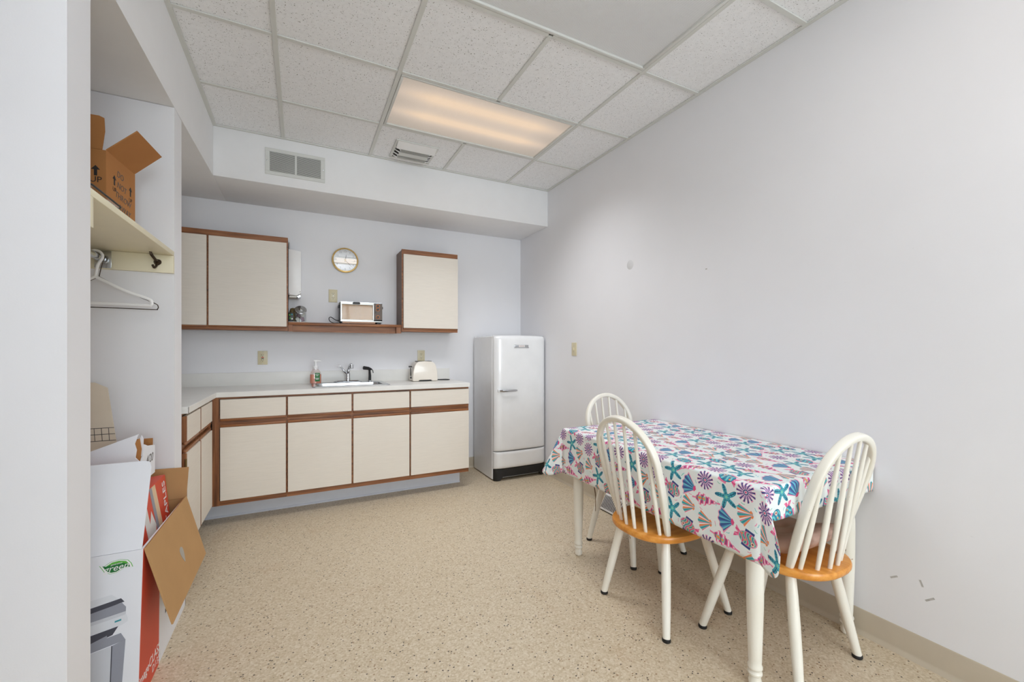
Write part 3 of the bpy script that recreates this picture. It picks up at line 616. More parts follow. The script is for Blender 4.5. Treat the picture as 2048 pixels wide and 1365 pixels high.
MB().box(-.091, -.056, 3.935, 3.975, ZS+.0045, ZS+.082, bev=.002).build('carton_body', BLACKP, cn)
for a, z, mt in ((-.083, .062, LGREEN), (-.066, .066, TEALP), (-.079, .035, LGREEN), (-.065, .03, WINK)): MB().lathe([(.006, 0), (.005, .0005)], onwall(a, 3.935, ZS+z), 12).build('printed_spot', mt, cn)
pj_ = thing('spice_jar', (-.06, 4.035, ZS), 'small jar of dried flowers behind the black carton', 'jar')
MB().lathe([(.028, ZS+.0045), (.029, ZS+.09), (.025, ZS+.1)], Matrix.Translation((-.06, 4.035, 0)), 16).build('glass_body', GLASS, pj_)
MB().lathe([(.025, ZS+.008), (.026, ZS+.1), (.018, ZS+.125), (.001, ZS+.13)], Matrix.Translation((-.06, 4.035, 0)), 12).build('dried_flowers', plain('dried_flowers', rgb(128, 108, 66), .8, var=.6, scale=60), pj_)
tag(MB().box(-.091, .05, 3.885, 4.05, ZS, ZS+.004, bev=.001).build('folded_paper', PAPER), 'flat folded white paper lying under the jar and carton', 'paper')

# ------------------------------------------------------------------ refrigerator
fx0, fx1, fyb, fyf = 1.602, 2.160, 4.06, 3.595
fr = thing('refrigerator', ((fx0+fx1)/2, 3.8, 0), 'vintage white rounded single door refrigerator in the corner', 'refrigerator')
def fsec(z, x0, x1, y0, y1, r): return rr((x0+x1)/2, (y0+y1)/2, x1-x0, y1-y0, r, z, 5)
MB().loft([fsec(.012, fx0, fx1, fyf, fyb, .012), fsec(1.33, fx0, fx1, fyf, fyb, .012), fsec(1.352, fx0+.004, fx1-.004, fyf+.001, fyb-.004, .012), fsec(1.362, fx0+.02, fx1-.02, fyf+.004, fyb-.02, .012)]).build('cabinet', ENAM, fr)
def bulge(x, depth):   # convex plan outline of the door front
    t = abs(2*(x-fx0)/(fx1-fx0)-1); return fyf-depth*max(0, 1-t**9)**.5*(1-.12*t*t)
def door_loops(z0, z1, depth, rt, rb, crown=False):
    N = 28; loops = []
    zs = [z0]+[z0+rb*(1-math.cos(a)) for a in (.5, 1, PI/2)]+list(np.linspace(z0+rb+.02, z1-rt-.02, 5))+[z1-rt*(1-math.sin(PI/2-a)) if 0 else z1-rt+rt*math.sin(a) for a in (0, .4, .8, 1.2, PI/2)]
    for z in zs:
        k = 1.0
        if z < z0+rb: k = max(0., 1-((z0+rb-z)/rb)**2)**.5*.25+.75
        if z > z1-rt: k = max(0., 1-((z-z1+rt)/rt)**2)**.5*.45+.55
        lp = [Vector((fx0+.004+(fx1-fx0-.008)*(.5-.5*math.cos(PI*i/N)), 0, z)) for i in range(N+1)]
        for v in lp:
            v.y = fyf-.003-(fyf-bulge(v.x, depth))*k
            if crown and z > z1-rt-.001: t = abs(2*(v.x-fx0)/(fx1-fx0)-1); v.z -= (.008*t*t+.016*max(0, (t-.88)/.12)**2)*(z-z1+rt)/rt
        lp += [Vector((fx1-.004, fyf-.003, z)), Vector((fx0+.004, fyf-.003, z))]; loops.append(lp)
    return loops
dr = MB().loft(door_loops(.281, 1.366, .07, .045, .01, True)).build('door', ENAM, fr, autos=.9)
MB().loft(door_loops(.116, .272, .07, .008, .03)).build('lower_panel', ENAM, fr, autos=.9)
# black plinth with a raised arch between its feet
m = MB(); N = 20; loops = []
pts = [(fx0+.004+(fx1-fx0-.008)*(.5-.5*math.cos(PI*i/N))) for i in range(N+1)]
top = [Vector((x, bulge(x, .064), .112)) for x in pts]; 
def zfoot(x): t = abs(2*(x-fx0)/(fx1-fx0)-1); return .004+.034*max(0, min(1, (.80-t)/.08))
bot = [Vector((x, bulge(x, .064), zfoot(x))) for x in pts]; bt = [Vector((x, bulge(x, .05), .112)) for x in pts]; bb = [Vector((x, bulge(x, .05), zfoot(x))) for x in pts]
lo = [[top[i], bot[i], bb[i], bt[i]] for i in range(N+1)]
MB().loft(lo).build('plinth', RUBBER, fr)
hy = bulge(1.66, .07)
h = MB().box(1.632, 1.662, hy-.012, hy+.004, .832, .860, bev=.004).build('latch_plate', ENAM, dr)
MB().tube([(1.652, hy-.014, .846), (1.672, hy-.034, .847), (1.72, hy-.042, .848), (1.80, hy-.040, .847), (1.818, hy-.034, .846)], [.008, .011, .0105, .009, .006], 12, sec=(.7, 1.15), up=(0, -1, 0)).build('handle', CHROME, dr)
by_ = bulge(1.88, .07)
bd = MB().box(1.800, 1.950, by_-.008, by_+.006, 1.252, 1.274, bev=.003).box(1.796, 1.956, by_-.007, by_+.006, 1.246, 1.253, bev=.002).build('badge', CHROME, dr)
box('badge_plate', WINK, bd, 1.846, 1.908, by_-.0092, by_-.008, 1.2545, 1.272)
text('FRIGIDAIRE', .0105, plain('badge_red', rgb(130, 44, 38), .5), 'badge_lettering', bd, FX, FZ, (1.877, by_-.0095, 1.263))

# baseboard register by the long wall
rg = thing('baseboard_register', (2.12, 2.42, 0), 'small sloped white floor register against the baseboard under the table', 'air vent')
x0 = W-.017
MB().prism([(x0, .006), (x0-.095, .006), (x0-.097, .014), (x0-.035, .118), (x0, .122)], xz, 2.26, 2.58, bev=.003).build('shell', WHITEP, rg)
m = MB()
for k in range(20):
    y = 2.275+k*.0152; m.prism([(x0-.0945, .026), (x0-.0965, .025), (x0-.046, .107), (x0-.044, .108)], xz, y, y+.006)
tag(m.build('grille_slots', INKG, rg), kind='stuff')
box('rubber_base', RUBBER, rg, x0-.094, x0, 2.262, 2.578, 0, .008)

# ------------------------------------------------------------------ table
TX0, TX1, TY0, TY1, TZ = 1.432, 2.158, .908, 2.135, .750
tb = thing('dining_table', ((TX0+TX1)/2, (TY0+TY1)/2, 0), 'white painted dining table with turned legs against the long wall', 'table')
box('table_top', WPAINT, tb, TX0, TX1, TY0, TY1, TZ-.024, TZ, bev=.004)
lx0, lx1, ly0, ly1 = 1.488, 2.118, .972, 2.067
m = MB()
for a in ((lx0, lx1, ly0-.011, ly0+.011), (lx0, lx1, ly1-.011, ly1+.011), (lx0-.011, lx0+.011, ly0, ly1), (lx1-.011, lx1+.011, ly0, ly1)): m.box(*a, TZ-.105, TZ-.0245)
m.build('apron', WPAINT, tb)
lp = [(.015, 0), (.021, .006), (.0225, .02), (.019, .034), (.0185, .04), (.024, .046), (.0245, .052), (.021, .058), (.0205, .062), (.025, .068), (.0255, .074), (.0215, .082), (.0225, .10), (.0285, .30), (.0300, .44), (.0295, .50), (.025, .525), (.024, .535), (.029, .541), (.030, .548), (.025, .556), (.022, .57), (.025, .60), (.029, .615), (.030, .625)]
first = None
for x, y in ((lx0, ly0), (lx1, ly0), (lx0, ly1), (lx1, ly1)):
    MB().lathe(lp, Matrix.Translation((x, y, 0)), 24).box(x-.03, x+.03, y-.03, y+.03, .625, TZ-.0245, bev=.003).build('leg', WPAINT, tb)

# seashell tablecloth: the print is drawn into a generated picture, then draped
def make_print(N=1024):
    rng = np.random.RandomState(5); img = np.ones((N, N, 3), np.float32)*np.array([.925, .94, .935])
    yy, xx = np.mgrid[0:N, 0:N]/N*2*np.pi
    w = np.sin(3*xx+2*np.sin(2*yy))+np.sin(4*yy+1.7*np.sin(3*xx)); w = np.clip((w-.6)/1.2, 0, 1)[..., None]
    img = img*(1-.25*w)+np.array([.80, .92, .925])*.25*w
    TEAL, DTEAL, AQUA, PINK, HOT, ORG_, NAVY, LAV, MINT, BLUE = [np.array(c)/255. for c in ((40, 150, 170), (22, 96, 130), (110, 200, 205), (236, 130, 170), (224, 78, 132), (240, 138, 78), (48, 70, 130), (196, 160, 205), (130, 205, 180), (78, 136, 190))]
    def stamp(cx, cy, rad, rot, kind, fl):
        R = int(rad*1.35); ys_, xs_ = np.mgrid[-R:R+1, -R:R+1]; u = xs_/rad; v = ys_/rad
        if fl: u = -u
        c, s = np.cos(rot), np.sin(rot); u, v = c*u-s*v, s*u+c*v
        r = np.hypot(u, v); th = np.arctan2(u, v); iy = ((cy+ys_).astype(int)) % N; ix = ((cx+xs_).astype(int)) % N
        wob = .04*np.sin(9*u+3*v)+.04*np.sin(11*v-4*u)
        def put(mask, col, a=1.0):
            sub = img[iy, ix]; mm = mask[..., None].astype(np.float32)*a; img[iy, ix] = sub*(1-mm)+col*mm
        if kind == 'star':
            rr_ = .24+.74*(.5+.5*np.cos(5*th+.5*r))**1.6
            put(r < rr_+.07, TEAL); put(r < rr_-.03, AQUA, .55); put((r < rr_+.02) & (np.abs(np.cos(2.5*th+.25*r)) > .985), DTEAL)
            put((r < rr_) & (np.sin(26*r+wob*20) > .6) & (np.cos(5*th) > .2), DTEAL, .8); put(r < .12, MINT); put((r < rr_+.07) & (r > rr_) & (np.sin(3*th+1) > 0), DTEAL)
        elif kind == 'urchin':
            k = np.cos(13*th+2.2*r); put((r < .92) & (r > .22) & (k > -.25), PINK, .75); put((r < .88+wob) & (r > .26) & (k > .45), NAVY); put((r < .6) & (r > .3) & (k < -.5), LAV); put(np.abs(r-.2) < .05, NAVY); put(r < .1, HOT)
        elif kind in ('fan', 'scallop'):
            q = np.arctan2(u, v+.85); rr_ = np.hypot(u, v+.85); sc = 1.62+.06*np.cos(16*q)
            ms = (np.abs(q) < .72) & (rr_ < sc) & (rr_ > .12)
            if kind == 'fan':
                put(ms, HOT, .8); put(ms & (np.cos(13*q) > .3), MINT); put(ms & (np.cos(13*q) > .75), TEAL, .9); put(ms & (np.cos(13*q+2.4) > .72), ORG_); put(ms & (np.cos(13*q+3.6) > .8), np.array([.97, .93, .93])); put((np.abs(q) < 1.0) & (rr_ < .42) & (np.abs(u) > .12), ORG_)
            else:
                put((np.abs(q) < .8) & (rr_ < sc+.08) & (rr_ > .1), PINK, .8); put(ms, BLUE); put(ms & (np.cos(17*q) > .25), NAVY, .75); put(ms & (np.cos(17*q+2.5) > .7), AQUA); put((rr_ < .36) & (np.abs(q) < 1.1), HOT)
        elif kind == 'cone':
            wd = .40*np.clip((v+1)/1.25, 0, 1)*np.clip((1-v)*2.6, 0, 1)**.6; st = wd*(1+.16*np.sign(np.sin(13*v)))
            put(np.abs(u) < st+.07, PINK); put(np.abs(u) < st, HOT); put((np.abs(u) < st) & (np.sin(13*v+2.2*u) > .55), np.array([.95, .85, .9])); put((np.abs(u-.06) < st*.42) & (v > 0), MINT); put((np.abs(u-.06) < st*.2) & (v > .1), ORG_); put((np.abs(u) < st) & (np.sin(13*v+2.2*u) < -.8), NAVY, .6)
        elif kind in ('fish', 'fish2'):
            body = (u/.50)**2+(v/.74)**2; tail = (v > .55) & (v < 1.12) & (np.abs(u) < (v-.45)*.75) & (np.abs(u) > (v-.85)*.5)
            put(tail, PINK); put(tail & (np.sin(22*u) > .2), HOT); fin = (np.abs(u) < .70) & (np.abs(v) < .38) & (np.abs(u) > .3); put(fin, PINK if kind == 'fish' else NAVY)
            put(body < 1.15, DTEAL if kind == 'fish' else PINK); put(body < 1, TEAL if kind == 'fish' else MINT); 
            put((body < .95) & (np.sin(15*v+3*np.sin(5*u)) > .5), AQUA if kind == 'fish' else HOT); put((body < .9) & (np.sin(15*v+3*np.sin(5*u)) < -.75), NAVY, .7); put((body < .8) & (np.sin(9*u)*np.sin(9*v) > .75), ORG_)
            e = np.hypot(u-.14, v+.45); put(e < .15, np.array([.95, .95, .9])); put(e < .11, ORG_); put(e < .06, NAVY)
    kinds = ['star', 'fan', 'urchin', 'cone', 'scallop', 'fish', 'star', 'urchin', 'fan', 'fish2', 'cone', 'scallop', 'star', 'cone', 'urchin', 'fish', 'fan', 'star', 'scallop', 'urchin', 'star', 'fish2', 'cone', 'fan', 'fish']
    n = 6; cell = N/n; q = 0; order = (kinds+kinds)[:36]; rng.shuffle(order)
    for j in range(n):
        for i in range(n):
            k = order[q]; q += 1
            cx = (i+.5*(j % 2)+.25)*cell+rng.uniform(-8, 8); cy = (j+.5)*cell+rng.uniform(-12, 12)
            stamp(cx, cy, cell*(.56 if k in ('fish', 'fish2', 'cone', 'star') else .48), rng.uniform(-.6, .6)+(PI if rng.rand() < .3 else 0), k, rng.rand() < .5)
            # brush strokes between the motifs
            for _ in range(2):
                a = rng.uniform(0, 6.28); px, py = cx+cell*.56*np.cos(a), cy+cell*.56*np.sin(a)
                for t in np.linspace(-1, 1, 40):
                    x_, y_ = int(px+t*13*np.sin(a)+4*t*t) % N, int(py-t*13*np.cos(a)) % N
                    img[y_:y_+4, x_:x_+4] = (MINT, PINK, AQUA)[int(rng.rand()*0+_+q) % 3]
    out = np.ones((N, N, 4), np.float32); out[..., :3] = np.clip(img, 0, 1)
    im = bpy.data.images.new('seashell_print', N, N); im.pixels.foreach_set(out.ravel()); im.update(); im.pack(); return im
def cloth_mat():
    k = NT('seashell_oilcloth'); uv = k.n('ShaderNodeUVMap'); uv.uv_map = 'UVMap'; t = k.n('ShaderNodeTexImage'); t.image = make_print(); t.extension = 'REPEAT'; k.l(uv.outputs[0], t.inputs[0])
    k.l(t.outputs['Color'], k.p.inputs['Base Color']); k.p.inputs['Roughness'].default_value = .42; k.p.inputs['Specular IOR Level'].default_value = .4
    k.bump(k.noise(k.coord(), 9, 3), .15, .004); return k.m
def drape():
    OL, ORt, ON, OF = .272, .008, .125, .215     # overhang: room side, wall side, near end, far end
    zt = TZ+.0015; Rb = .012
    def lin(a, b, n): return list(np.linspace(a, b, n))
    P = lin(TX0-OL, TX0-.03, 18)+lin(TX0-.024, TX0, 8)+lin(TX0+.03, TX1-.03, 22)+lin(TX1, TX1+ORt, 3)
    Q = lin(TY0-ON, TY0-.03, 10)+lin(TY0-.024, TY0, 8)+lin(TY0+.03, TY1-.03, 40)+lin(TY1, TY1+.024, 8)+lin(TY1+.03, TY1+OF, 14)
    def hang(e, s):
        L = Rb*PI/2
        if e < L: return Rb*math.sin(e/Rb), Rb*(1-math.cos(e/Rb))
        return Rb+s*(e-L), Rb+math.sqrt(max(0, 1-s*s))*(e-L)
    bm = bmesh.new(); uvl = bm.loops.layers.uv.new('UVMap'); V = {}; UV = {}
    for i, p in enumerate(P):
        for j, q in enumerate(Q):
            ex = TX0-p if p < TX0 else (p-TX1 if p > TX1 else 0); sx = -1 if p < TX0 else 1
            ey = TY0-q if q < TY0 else (q-TY1 if q > TY1 else 0); sy = -1 if q < TY0 else 1
            if p > TX1 and ey == 0: ex = 0
            bxx, byy = min(max(p, TX0), TX1), min(max(q, TY0), TY1); z = zt
            if ex == 0 and ey == 0: co = (p, q, zt+.0008*math.sin(p*17)*math.sin(q*11))
            elif ey == 0:
                o, d = hang(ex, .0); o += .003*(ex/OL)**1.5*math.sin(q*21+1)*(1-math.exp(-((q-1.5)/.5)**2)); co = (bxx+sx*o, q, zt-d)
            elif ex == 0:
                o, d = hang(ey, .0 if sy < 0 else .01); o += .004*(ey/.2)*math.sin(p*26); co = (p, byy+sy*max(o, 0), zt-d)
            else:
                oxm, oym = (OL if sx < 0 else ORt), (ON if sy < 0 else OF); rc = (.05 if sy < 0 else .09) if sx < 0 else .0
                da, db = ex-(oxm-rc), ey-(oym-rc)
                if rc and da > 0 and db > 0:      # the cloth has rounded corners
                    m_ = max(da, db)/math.hypot(da, db); ex, ey = oxm-rc+da*m_, oym-rc+db*m_
                r = math.hypot(ex, ey); th = math.atan2(ey, ex)
                if sx > 0: amp, pw = .15, 1
                else: amp, pw = (.22, 1) if sy < 0 else (.44, 1)
                s2 = math.sin(2*th)**2
                if sx < 0 and sy < 0: r *= 1+.10*s2
                o, d = hang(r, min(.9, amp*s2)); co = (bxx+sx*o*math.cos(th), byy+sy*o*math.sin(th), zt-d)
                if sx < 0 and sy < 0:       # this corner is pinched into a fold that runs on in line with the long side
                    fo = .30*s2*r; ob = hang(r, 0)[0]; co = (bxx-ob*math.cos(th)-.12*fo, byy-ob*math.sin(th)-fo, zt-math.sqrt(max(0, hang(r, 0)[1]**2-fo*fo)))
                if sx > 0: co = (min(co[0], W-.003), co[1], co[2])
            V[i, j] = bm.verts.new(co); UV[i, j] = (p/.50, q/.50)
    for i in range(len(P)-1):
        for j in range(len(Q)-1):
            ks = ((i, j), (i+1, j), (i+1, j+1), (i, j+1)); f = bm.faces.new([V[k] for k in ks]); f.smooth = True
            for l, k in zip(f.loops, ks): l[uvl].uv = UV[k]
    bmesh.ops.recalc_face_normals(bm, faces=bm.faces)
    if sum(f.normal.z for f in bm.faces) < 0: bmesh.ops.reverse_faces(bm, faces=bm.faces)
    me = bpy.data.meshes.new('tablecloth'); bm.to_mesh(me); bm.free(); o = bpy.data.objects.new('tablecloth', me); C.objects.link(o); me.materials.append(cloth_mat())
    so = o.modifiers.new('thickness', 'SOLIDIFY'); so.thickness = .0008; so.offset = 1
    return o
tag(drape(), 'white tablecloth printed with seashells, starfish and fish draped over the table', 'tablecloth')

# ------------------------------------------------------------------ chairs (local: faces +y)
def make_chair():
    c = thing('windsor_chair', (0, 0, 0), 'x', 'chair', 'windsor chairs', world=False)
    ZS0, ZS1 = .386, .417
    def sec(z, k):
        out = []
        for i in range(40):
            t = 2*PI*i/40; ct, st = math.cos(t), math.sin(t); n = 2.5
            x = .2*math.copysign(abs(ct)**(2/n), ct); y = .205*math.copysign(abs(st)**(2/n), st)
            x *= 1+.06*(y/.2); out.append(Vector((x*k, -.012+y*k, z)))
        return out
    MB().loft([sec(ZS0, .955), sec(ZS0+.004, .98), sec(ZS0+.012, 1), sec(ZS1-.008, 1), sec(ZS1-.002, .985), sec(ZS1, .96), sec(ZS1-.004, .7), sec(ZS1-.006, .3)]).build('seat', HONEY, c)
    for sx in (-1, 1):
        for sy in (-1, 1):
            a = Vector((sx*.135, -.105 if sy < 0 else .135, ZS0+.004)); b = Vector((sx*.198, -.172 if sy < 0 else .232, .012))
            rad = [(0, .0165), (.06, .018), (.2, .0195), (.45, .0198), (.7, .0185), (1, .0155)]
            lg = MB().tube([a.lerp(b, t) for t, _ in rad], [r for _, r in rad], 16).build('leg', WPAINT, c)
            MB().lathe([(.0165, 0), (.018, .003), (.018, .010), (.0165, .0135)], Matrix.Translation((b.x, b.y, 0)), 16).build('glide', RUBBER, lg)
    zc, hw, up = .735, .180, .183
    yb = lambda z: -.112-(z-ZS1)*.295
    path = []
    for k in range(9):
        t = k/8; z = lerp(ZS1-.012, zc, t); path.append((-lerp(.150, hw, math.sin(t*PI/2)), yb(z), z))
    for k in range(1, 24):
        a = PI-k*PI/24; z = zc+up*math.sin(a); path.append((hw*math.cos(a), yb(z), z))
    path += [(-x, y, z) for x, y, z in path[:9][::-1]]
    rad = [.72, .85, .95]+[1]*(len(path)-6)+[.95, .85, .72]
    MB().tube(path, [r*.0145 for r in rad], 16, sec=(1.12, .92), up=(0, 1, .3)).build('back_hoop', WPAINT, c)
    for x in (-.130, -.078, -.026, .026, .078, .130):
        a = Vector((x, -.185+.045*(x/.125)**2, ZS1-.008)); xt = x*1.15; z = zc+up*math.sqrt(1-(xt/hw)**2)-.012; b = Vector((xt, yb(z), z))
        rad = [(0, .0075), (.12, .0085), (.38, .0108), (.7, .0085), (1, .0068)]
        MB().tube([a.lerp(b, t) for t, _ in rad], [r for _, r in rad], 12).build('spindle', WPAINT, c)
    return c
cA = make_chair()
cA.location = (1.546, 1.488, 0); cA.rotation_euler[2] = -PI/2+.02; cA['label'] = 'white windsor chair with wooden seat at the long open side of the table'
cB = copy_tree(cA); cB.location = (1.865, 2.025, 0); cB.rotation_euler[2] = PI; cB['label'] = 'white windsor chair at the far end of the table near the refrigerator'
cC = copy_tree(cA); cC.location = (1.79, 1.048, 0); cC.rotation_euler[2] = 0; cC['label'] = 'white windsor chair with a taupe cushion at the near end of the table'
# cushions
def cushion(label, lump, ties):
    c = thing('chair_cushion', (0, 0, 0), label, 'cushion', 'tied seat cushions', world=False)
    bm = bmesh.new(); N = 28; V = {}
    for s in (1, -1):
        for i in range(N+1):
            for j in range(N+1):
                u, v = 2*i/N-1, 2*j/N-1; r = max(abs(u), abs(v)); k = 1-.12*(u*u*v*v)
                e = (1-r**4)**.5
                tuft = 1-.45*sum(math.exp(-((u-a)**2+(v-b)**2)/.03) for a, b in ((-.4, -.4), (.4, -.4), (-.4, .4), (.4, .4), (0, 0)))
                x, y = u*k*.168, v*k*.165
                z = .043+s*.044*e*tuft+(lump*max(0, -v)**1.5*.045)
                if (i in (0, N) or j in (0, N)) and s < 0: V[s, i, j] = V[1, i, j]; continue
                V[s, i, j] = bm.verts.new((x, y+.012, z+.4175))
    for s in (1, -1):
        for i in range(N):
            for j in range(N):
                f = [V[s, i, j], V[s, i+1, j], V[s, i+1, j+1], V[s, i, j+1]]
                g = bm.faces.new(f if s > 0 else f[::-1]); g.smooth = True
    me = bpy.data.meshes.new('pad'); bm.to_mesh(me); bm.free(); o = bpy.data.objects.new('pad', me); C.objects.link(o); o.parent = c; me.materials.append(TAUPE); ORG[o] = Vector()
    for a, b in ((-.4, -.4), (.4, -.4), (-.4, .4), (.4, .4), (0, 0)): MB().lathe([(.008, 0), (.006, .004), (.001, .005)], Matrix.Translation((a*.165, b*.165+.012, .4175+.060+(.02 if lump and b < 0 else 0))), 12).build('button', TAUPE, c)
    for p in ties: MB().tube(smooth_path(p), .005, 8, sec=(1.3, .3)).build('tie', TIE, c)
    return c
q = cushion('taupe tufted cushion on the near end chair, seen through its spindles', 1.1, [[(.15, -.13, .45), (.175, -.14, .43), (.205, -.12, .40), (.21, -.10, .34), (.212, -.105, .29)], [(.15, -.13, .45), (.185, -.13, .435), (.209, -.11, .39), (.207, -.09, .31), (.215, -.085, .275)]])
q.location = cC.location
q = cushion('taupe cushion with hanging brown tie on the far end chair', 0, [[(.15, -.13, .45), (.18, -.14, .43), (.21, -.12, .40), (.205, -.10, .33), (.207, -.098, .24)], [(.15, -.13, .45), (.18, -.135, .435), (.212, -.11, .39), (.212, -.09, .30), (.208, -.096, .215)]])
q.location = cB.location; q.rotation_euler[2] = PI

# ------------------------------------------------------------------ closet
cs = thing('closet_shelf', (-.85, 2.08, 1.68), 'cream painted closet shelf on cleats with a hanging rod below', 'shelf')
box('board', CREAMP, cs, -1.158, XL, 1.636, 2.534, 1.681, 1.704, bev=.003)
box('cleat', CREAMP, cs, -1.158, XL, 2.516, 2.5365, 1.597, 1.6805, bev=.001); box('cleat', CREAMP, cs, -1.158, XL, 1.6335, 1.654, 1.590, 1.6805, bev=.001); box('cleat', CREAMP, cs, -1.1595, -1.14, 1.655, 2.515, 1.597, 1.6805)
rx, rz = -.797, 1.640
MB().cyl((rx, 1.665, rz), (rx, 2.512, rz), .0155, 18).build('rod', CHROME, cs)
for y, s in ((2.516, -1), (1.654, 1)):
    MB().box(rx-.028, rx+.03, min(y, y+s*.003), max(y, y+s*.003), rz-.04, rz+.038, bev=.001).lathe([(.023, 0), (.023, .016), (.017, .0165)], Matrix.Translation((rx, y, rz)) @ Matrix.Rotation(PI/2*(-s), 4, 'X'), 18).build('rod_socket', STEEL, cs)
hk = thing('coat_hook', (-.603, 2.515, 1.64), 'dark bronze double coat hook on the cream cleat', 'hook')
MB().loft([rr(-.603, 1.645, .03, .026, .012, 2.5157, fn=lambda a, b, d: Vector((a, d, b))), rr(-.603, 1.642, .018, .03, .008, 2.508, fn=lambda a, b, d: Vector((a, d, b)))]).build('plate', BRONZE, hk)
MB().tube(smooth_path([(-.603, 2.51, 1.648), (-.605, 2.49, 1.652), (-.612, 2.465, 1.668), (-.617, 2.46, 1.688)]), [.006]*14+[.005]*5, 10).build('upper_prong', BRONZE, hk)
MB().tube(smooth_path([(-.603, 2.51, 1.64), (-.604, 2.497, 1.622), (-.606, 2.478, 1.612), (-.609, 2.466, 1.622)]), .005, 10).build('lower_prong', BRONZE, hk)
def hanger(name, y, r, mat, label, w, z0, z1, hook, rot):
    h = thing(name, (rx, y, rz), label, 'clothes hanger', 'hangers on the closet rod', rz=rot, world=False)
    n = -.006
    bar = [(0, 0, z1-.0)]+[(w*.5, 0, lerp(z1, z0, .5)), (w*.93, 0, z0+.022), (w, 0, z0+.008), (w*.985, 0, z0-.006), (w*.9, 0, z0-.008), (0, 0, z0-.006), (-w*.9, 0, z0-.008), (-w*.985, 0, z0-.006), (-w, 0, z0+.008), (-w*.93, 0, z0+.022), (-w*.5, 0, lerp(z1, z0, .5)), (0, 0, z1)]
    MB().tube(smooth_path([(a, b, c-rz) for a, b, c in bar], 5), r, 10).build('frame', mat, h)
    hr = .0155+hook
    hp = [(0, 0, z1-rz), (.008, 0, -.04), (hr*.9, 0, -hr*.45)]+[(hr*math.cos(a), 0, hr*math.sin(a)) for a in np.linspace(-.25, PI*.98, 10)]
    MB().tube(smooth_path(hp, 4), r*.85, 10).build('hook', mat, h); return h
hanger('plastic_hanger', 2.44, .0068, WHITEP, 'white plastic clothes hanger on the closet rod', .192, 1.440, 1.55, .008, -.03)
hanger('wire_hanger', 2.478, .0019, BRONZE, 'thin dark wire hanger behind the white plastic one', .206, 1.425, 1.555, .003, -.02)
# open brown carton on the shelf
zb_ = 1.7045
bxr = thing('shelf_carton', (-.64, 2.05, zb_), 'open brown cardboard box with up arrows on the closet shelf', 'cardboard box', rz=-.083, world=False)
BW, BD, BH, t = .40, .232, .262, .004   # local: near corner at origin, box runs to -x and +y
box('side_panel', KRAFTD, bxr, -BW, 0, 0, t, 0, BH); sr = box('side_panel', KRAFTD, bxr, -t, 0, t, BD-t, 0, BH); box('side_panel', KRAFTD, bxr, -BW, 0, BD-t, BD, 0, BH); box('side_panel', KRAFTD, bxr, -BW, -BW+t, t, BD-t, 0, BH); box('bottom_panel', KRAFTD, bxr, -BW+t, -t, t, BD-t, 0, t)
fl = MB().prism([(0, BH), (.092, BH+.088), (.089, BH+.091), (-.003, BH+.003)], xz, .003, BD-.003).build('flap', KRAFTD, bxr)
f2 = MB().prism([(-BW+.01, BH+.001), (-.012, BH+.001), (-.004, BH+.07), (-.006, BH+.118), (-.02, BH+.124), (-BW+.02, BH+.128)], xz, .0, t).build('flap', KRAFTD, bxr)
MB().prism([(-BW, BH), (-BW-.09, BH+.08), (-BW-.087, BH+.083), (-BW+.003, BH+.003)], xz, .003, BD-.003).build('flap', KRAFTD, bxr)
TAPE = plain('torn_paper', rgb(206, 172, 136), .8, var=.1)
for a, b, w in ((.045, .075, .05), (.035, .10, .045), (.06, .165, .05)):
    m_ = Matrix.Translation((a-.003, b, BH+a+.0005)) @ Matrix.Rotation(-math.radians(44), 4, 'Y'); MB().box(-.006, .006, -w/2, w/2, .0045, .0050, M=m_).build('torn_patch', TAPE, fl)
def arrow(m_, fn, a, z, s, d0, d1):
    return m_.prism([(a-s*.35, z), (a+s*.35, z), (a+s*.35, z+s*1.7), (a+s, z+s*1.7), (a, z+s*2.9), (a-s, z+s*1.7), (a-s*.35, z+s*1.7)], fn, d0, d1)
arrow(MB(), xz, -.030, .165, .013, -.0006, 0).build('printed_arrow', INK, bxr)
for y in (.06, .19): arrow(MB(), yz, y, .155, .013, 0, .0006).build('printed_arrow', INK, bxr)
text('UP', .03, INK, 'printed_word', bxr, FX, FZ, (-.030, -.0004, .150)); 
for y in (.06, .19): text('UP', .022, INK, 'printed_word', bxr, (0, 1, 0), FZ, (.0004, y, .138))
for k, s in enumerate(('DO', 'NOT', 'THROW', 'AWAY')): text(s, .034, INKG, 'handwriting', bxr, (0, 1, -.08), FZ, (.0004, .105+.012*k, .205-.042*k), shear=.2)
MB().box(-.2, -.088, -.0006, 0, BH+.03, BH+.11).build('address_label', PAPER, f2)
# clear trays in front of it
tr = thing('plastic_tray', (-.62, 1.85, zb_), 'clear plastic food tray with dark rim at the front of the closet shelf', 'tray')
MB().loft([rr(-.665, 1.80, .19, .25, .03, zb_), rr(-.665, 1.80, .21, .28, .035, zb_+.022)], True, False).build('shell', CLEARP, tr)
MB().tube([p for p in rr(-.665, 1.80, .213, .283, .036, zb_+.023)]+[rr(-.665, 1.80, .213, .283, .036, zb_+.023)[0]], .0028, 8).build('rim', BLACKP, tr)
tr2 = thing('white_tray', (-.70, 1.93, zb_), 'white foam tray beside the brown box on the closet shelf', 'tray')
MB().loft([rr(-.70, 1.985, .16, .075, .02, zb_), rr(-.70, 1.985, .18, .09, .02, zb_+.05), rr(-.70, 1.985, .19, .10, .02, zb_+.052), rr(-.70, 1.985, .17, .08, .018, zb_+.045), rr(-.70, 1.985, .15, .06, .015, zb_+.006)]).build('shell', WHITEP, tr2)

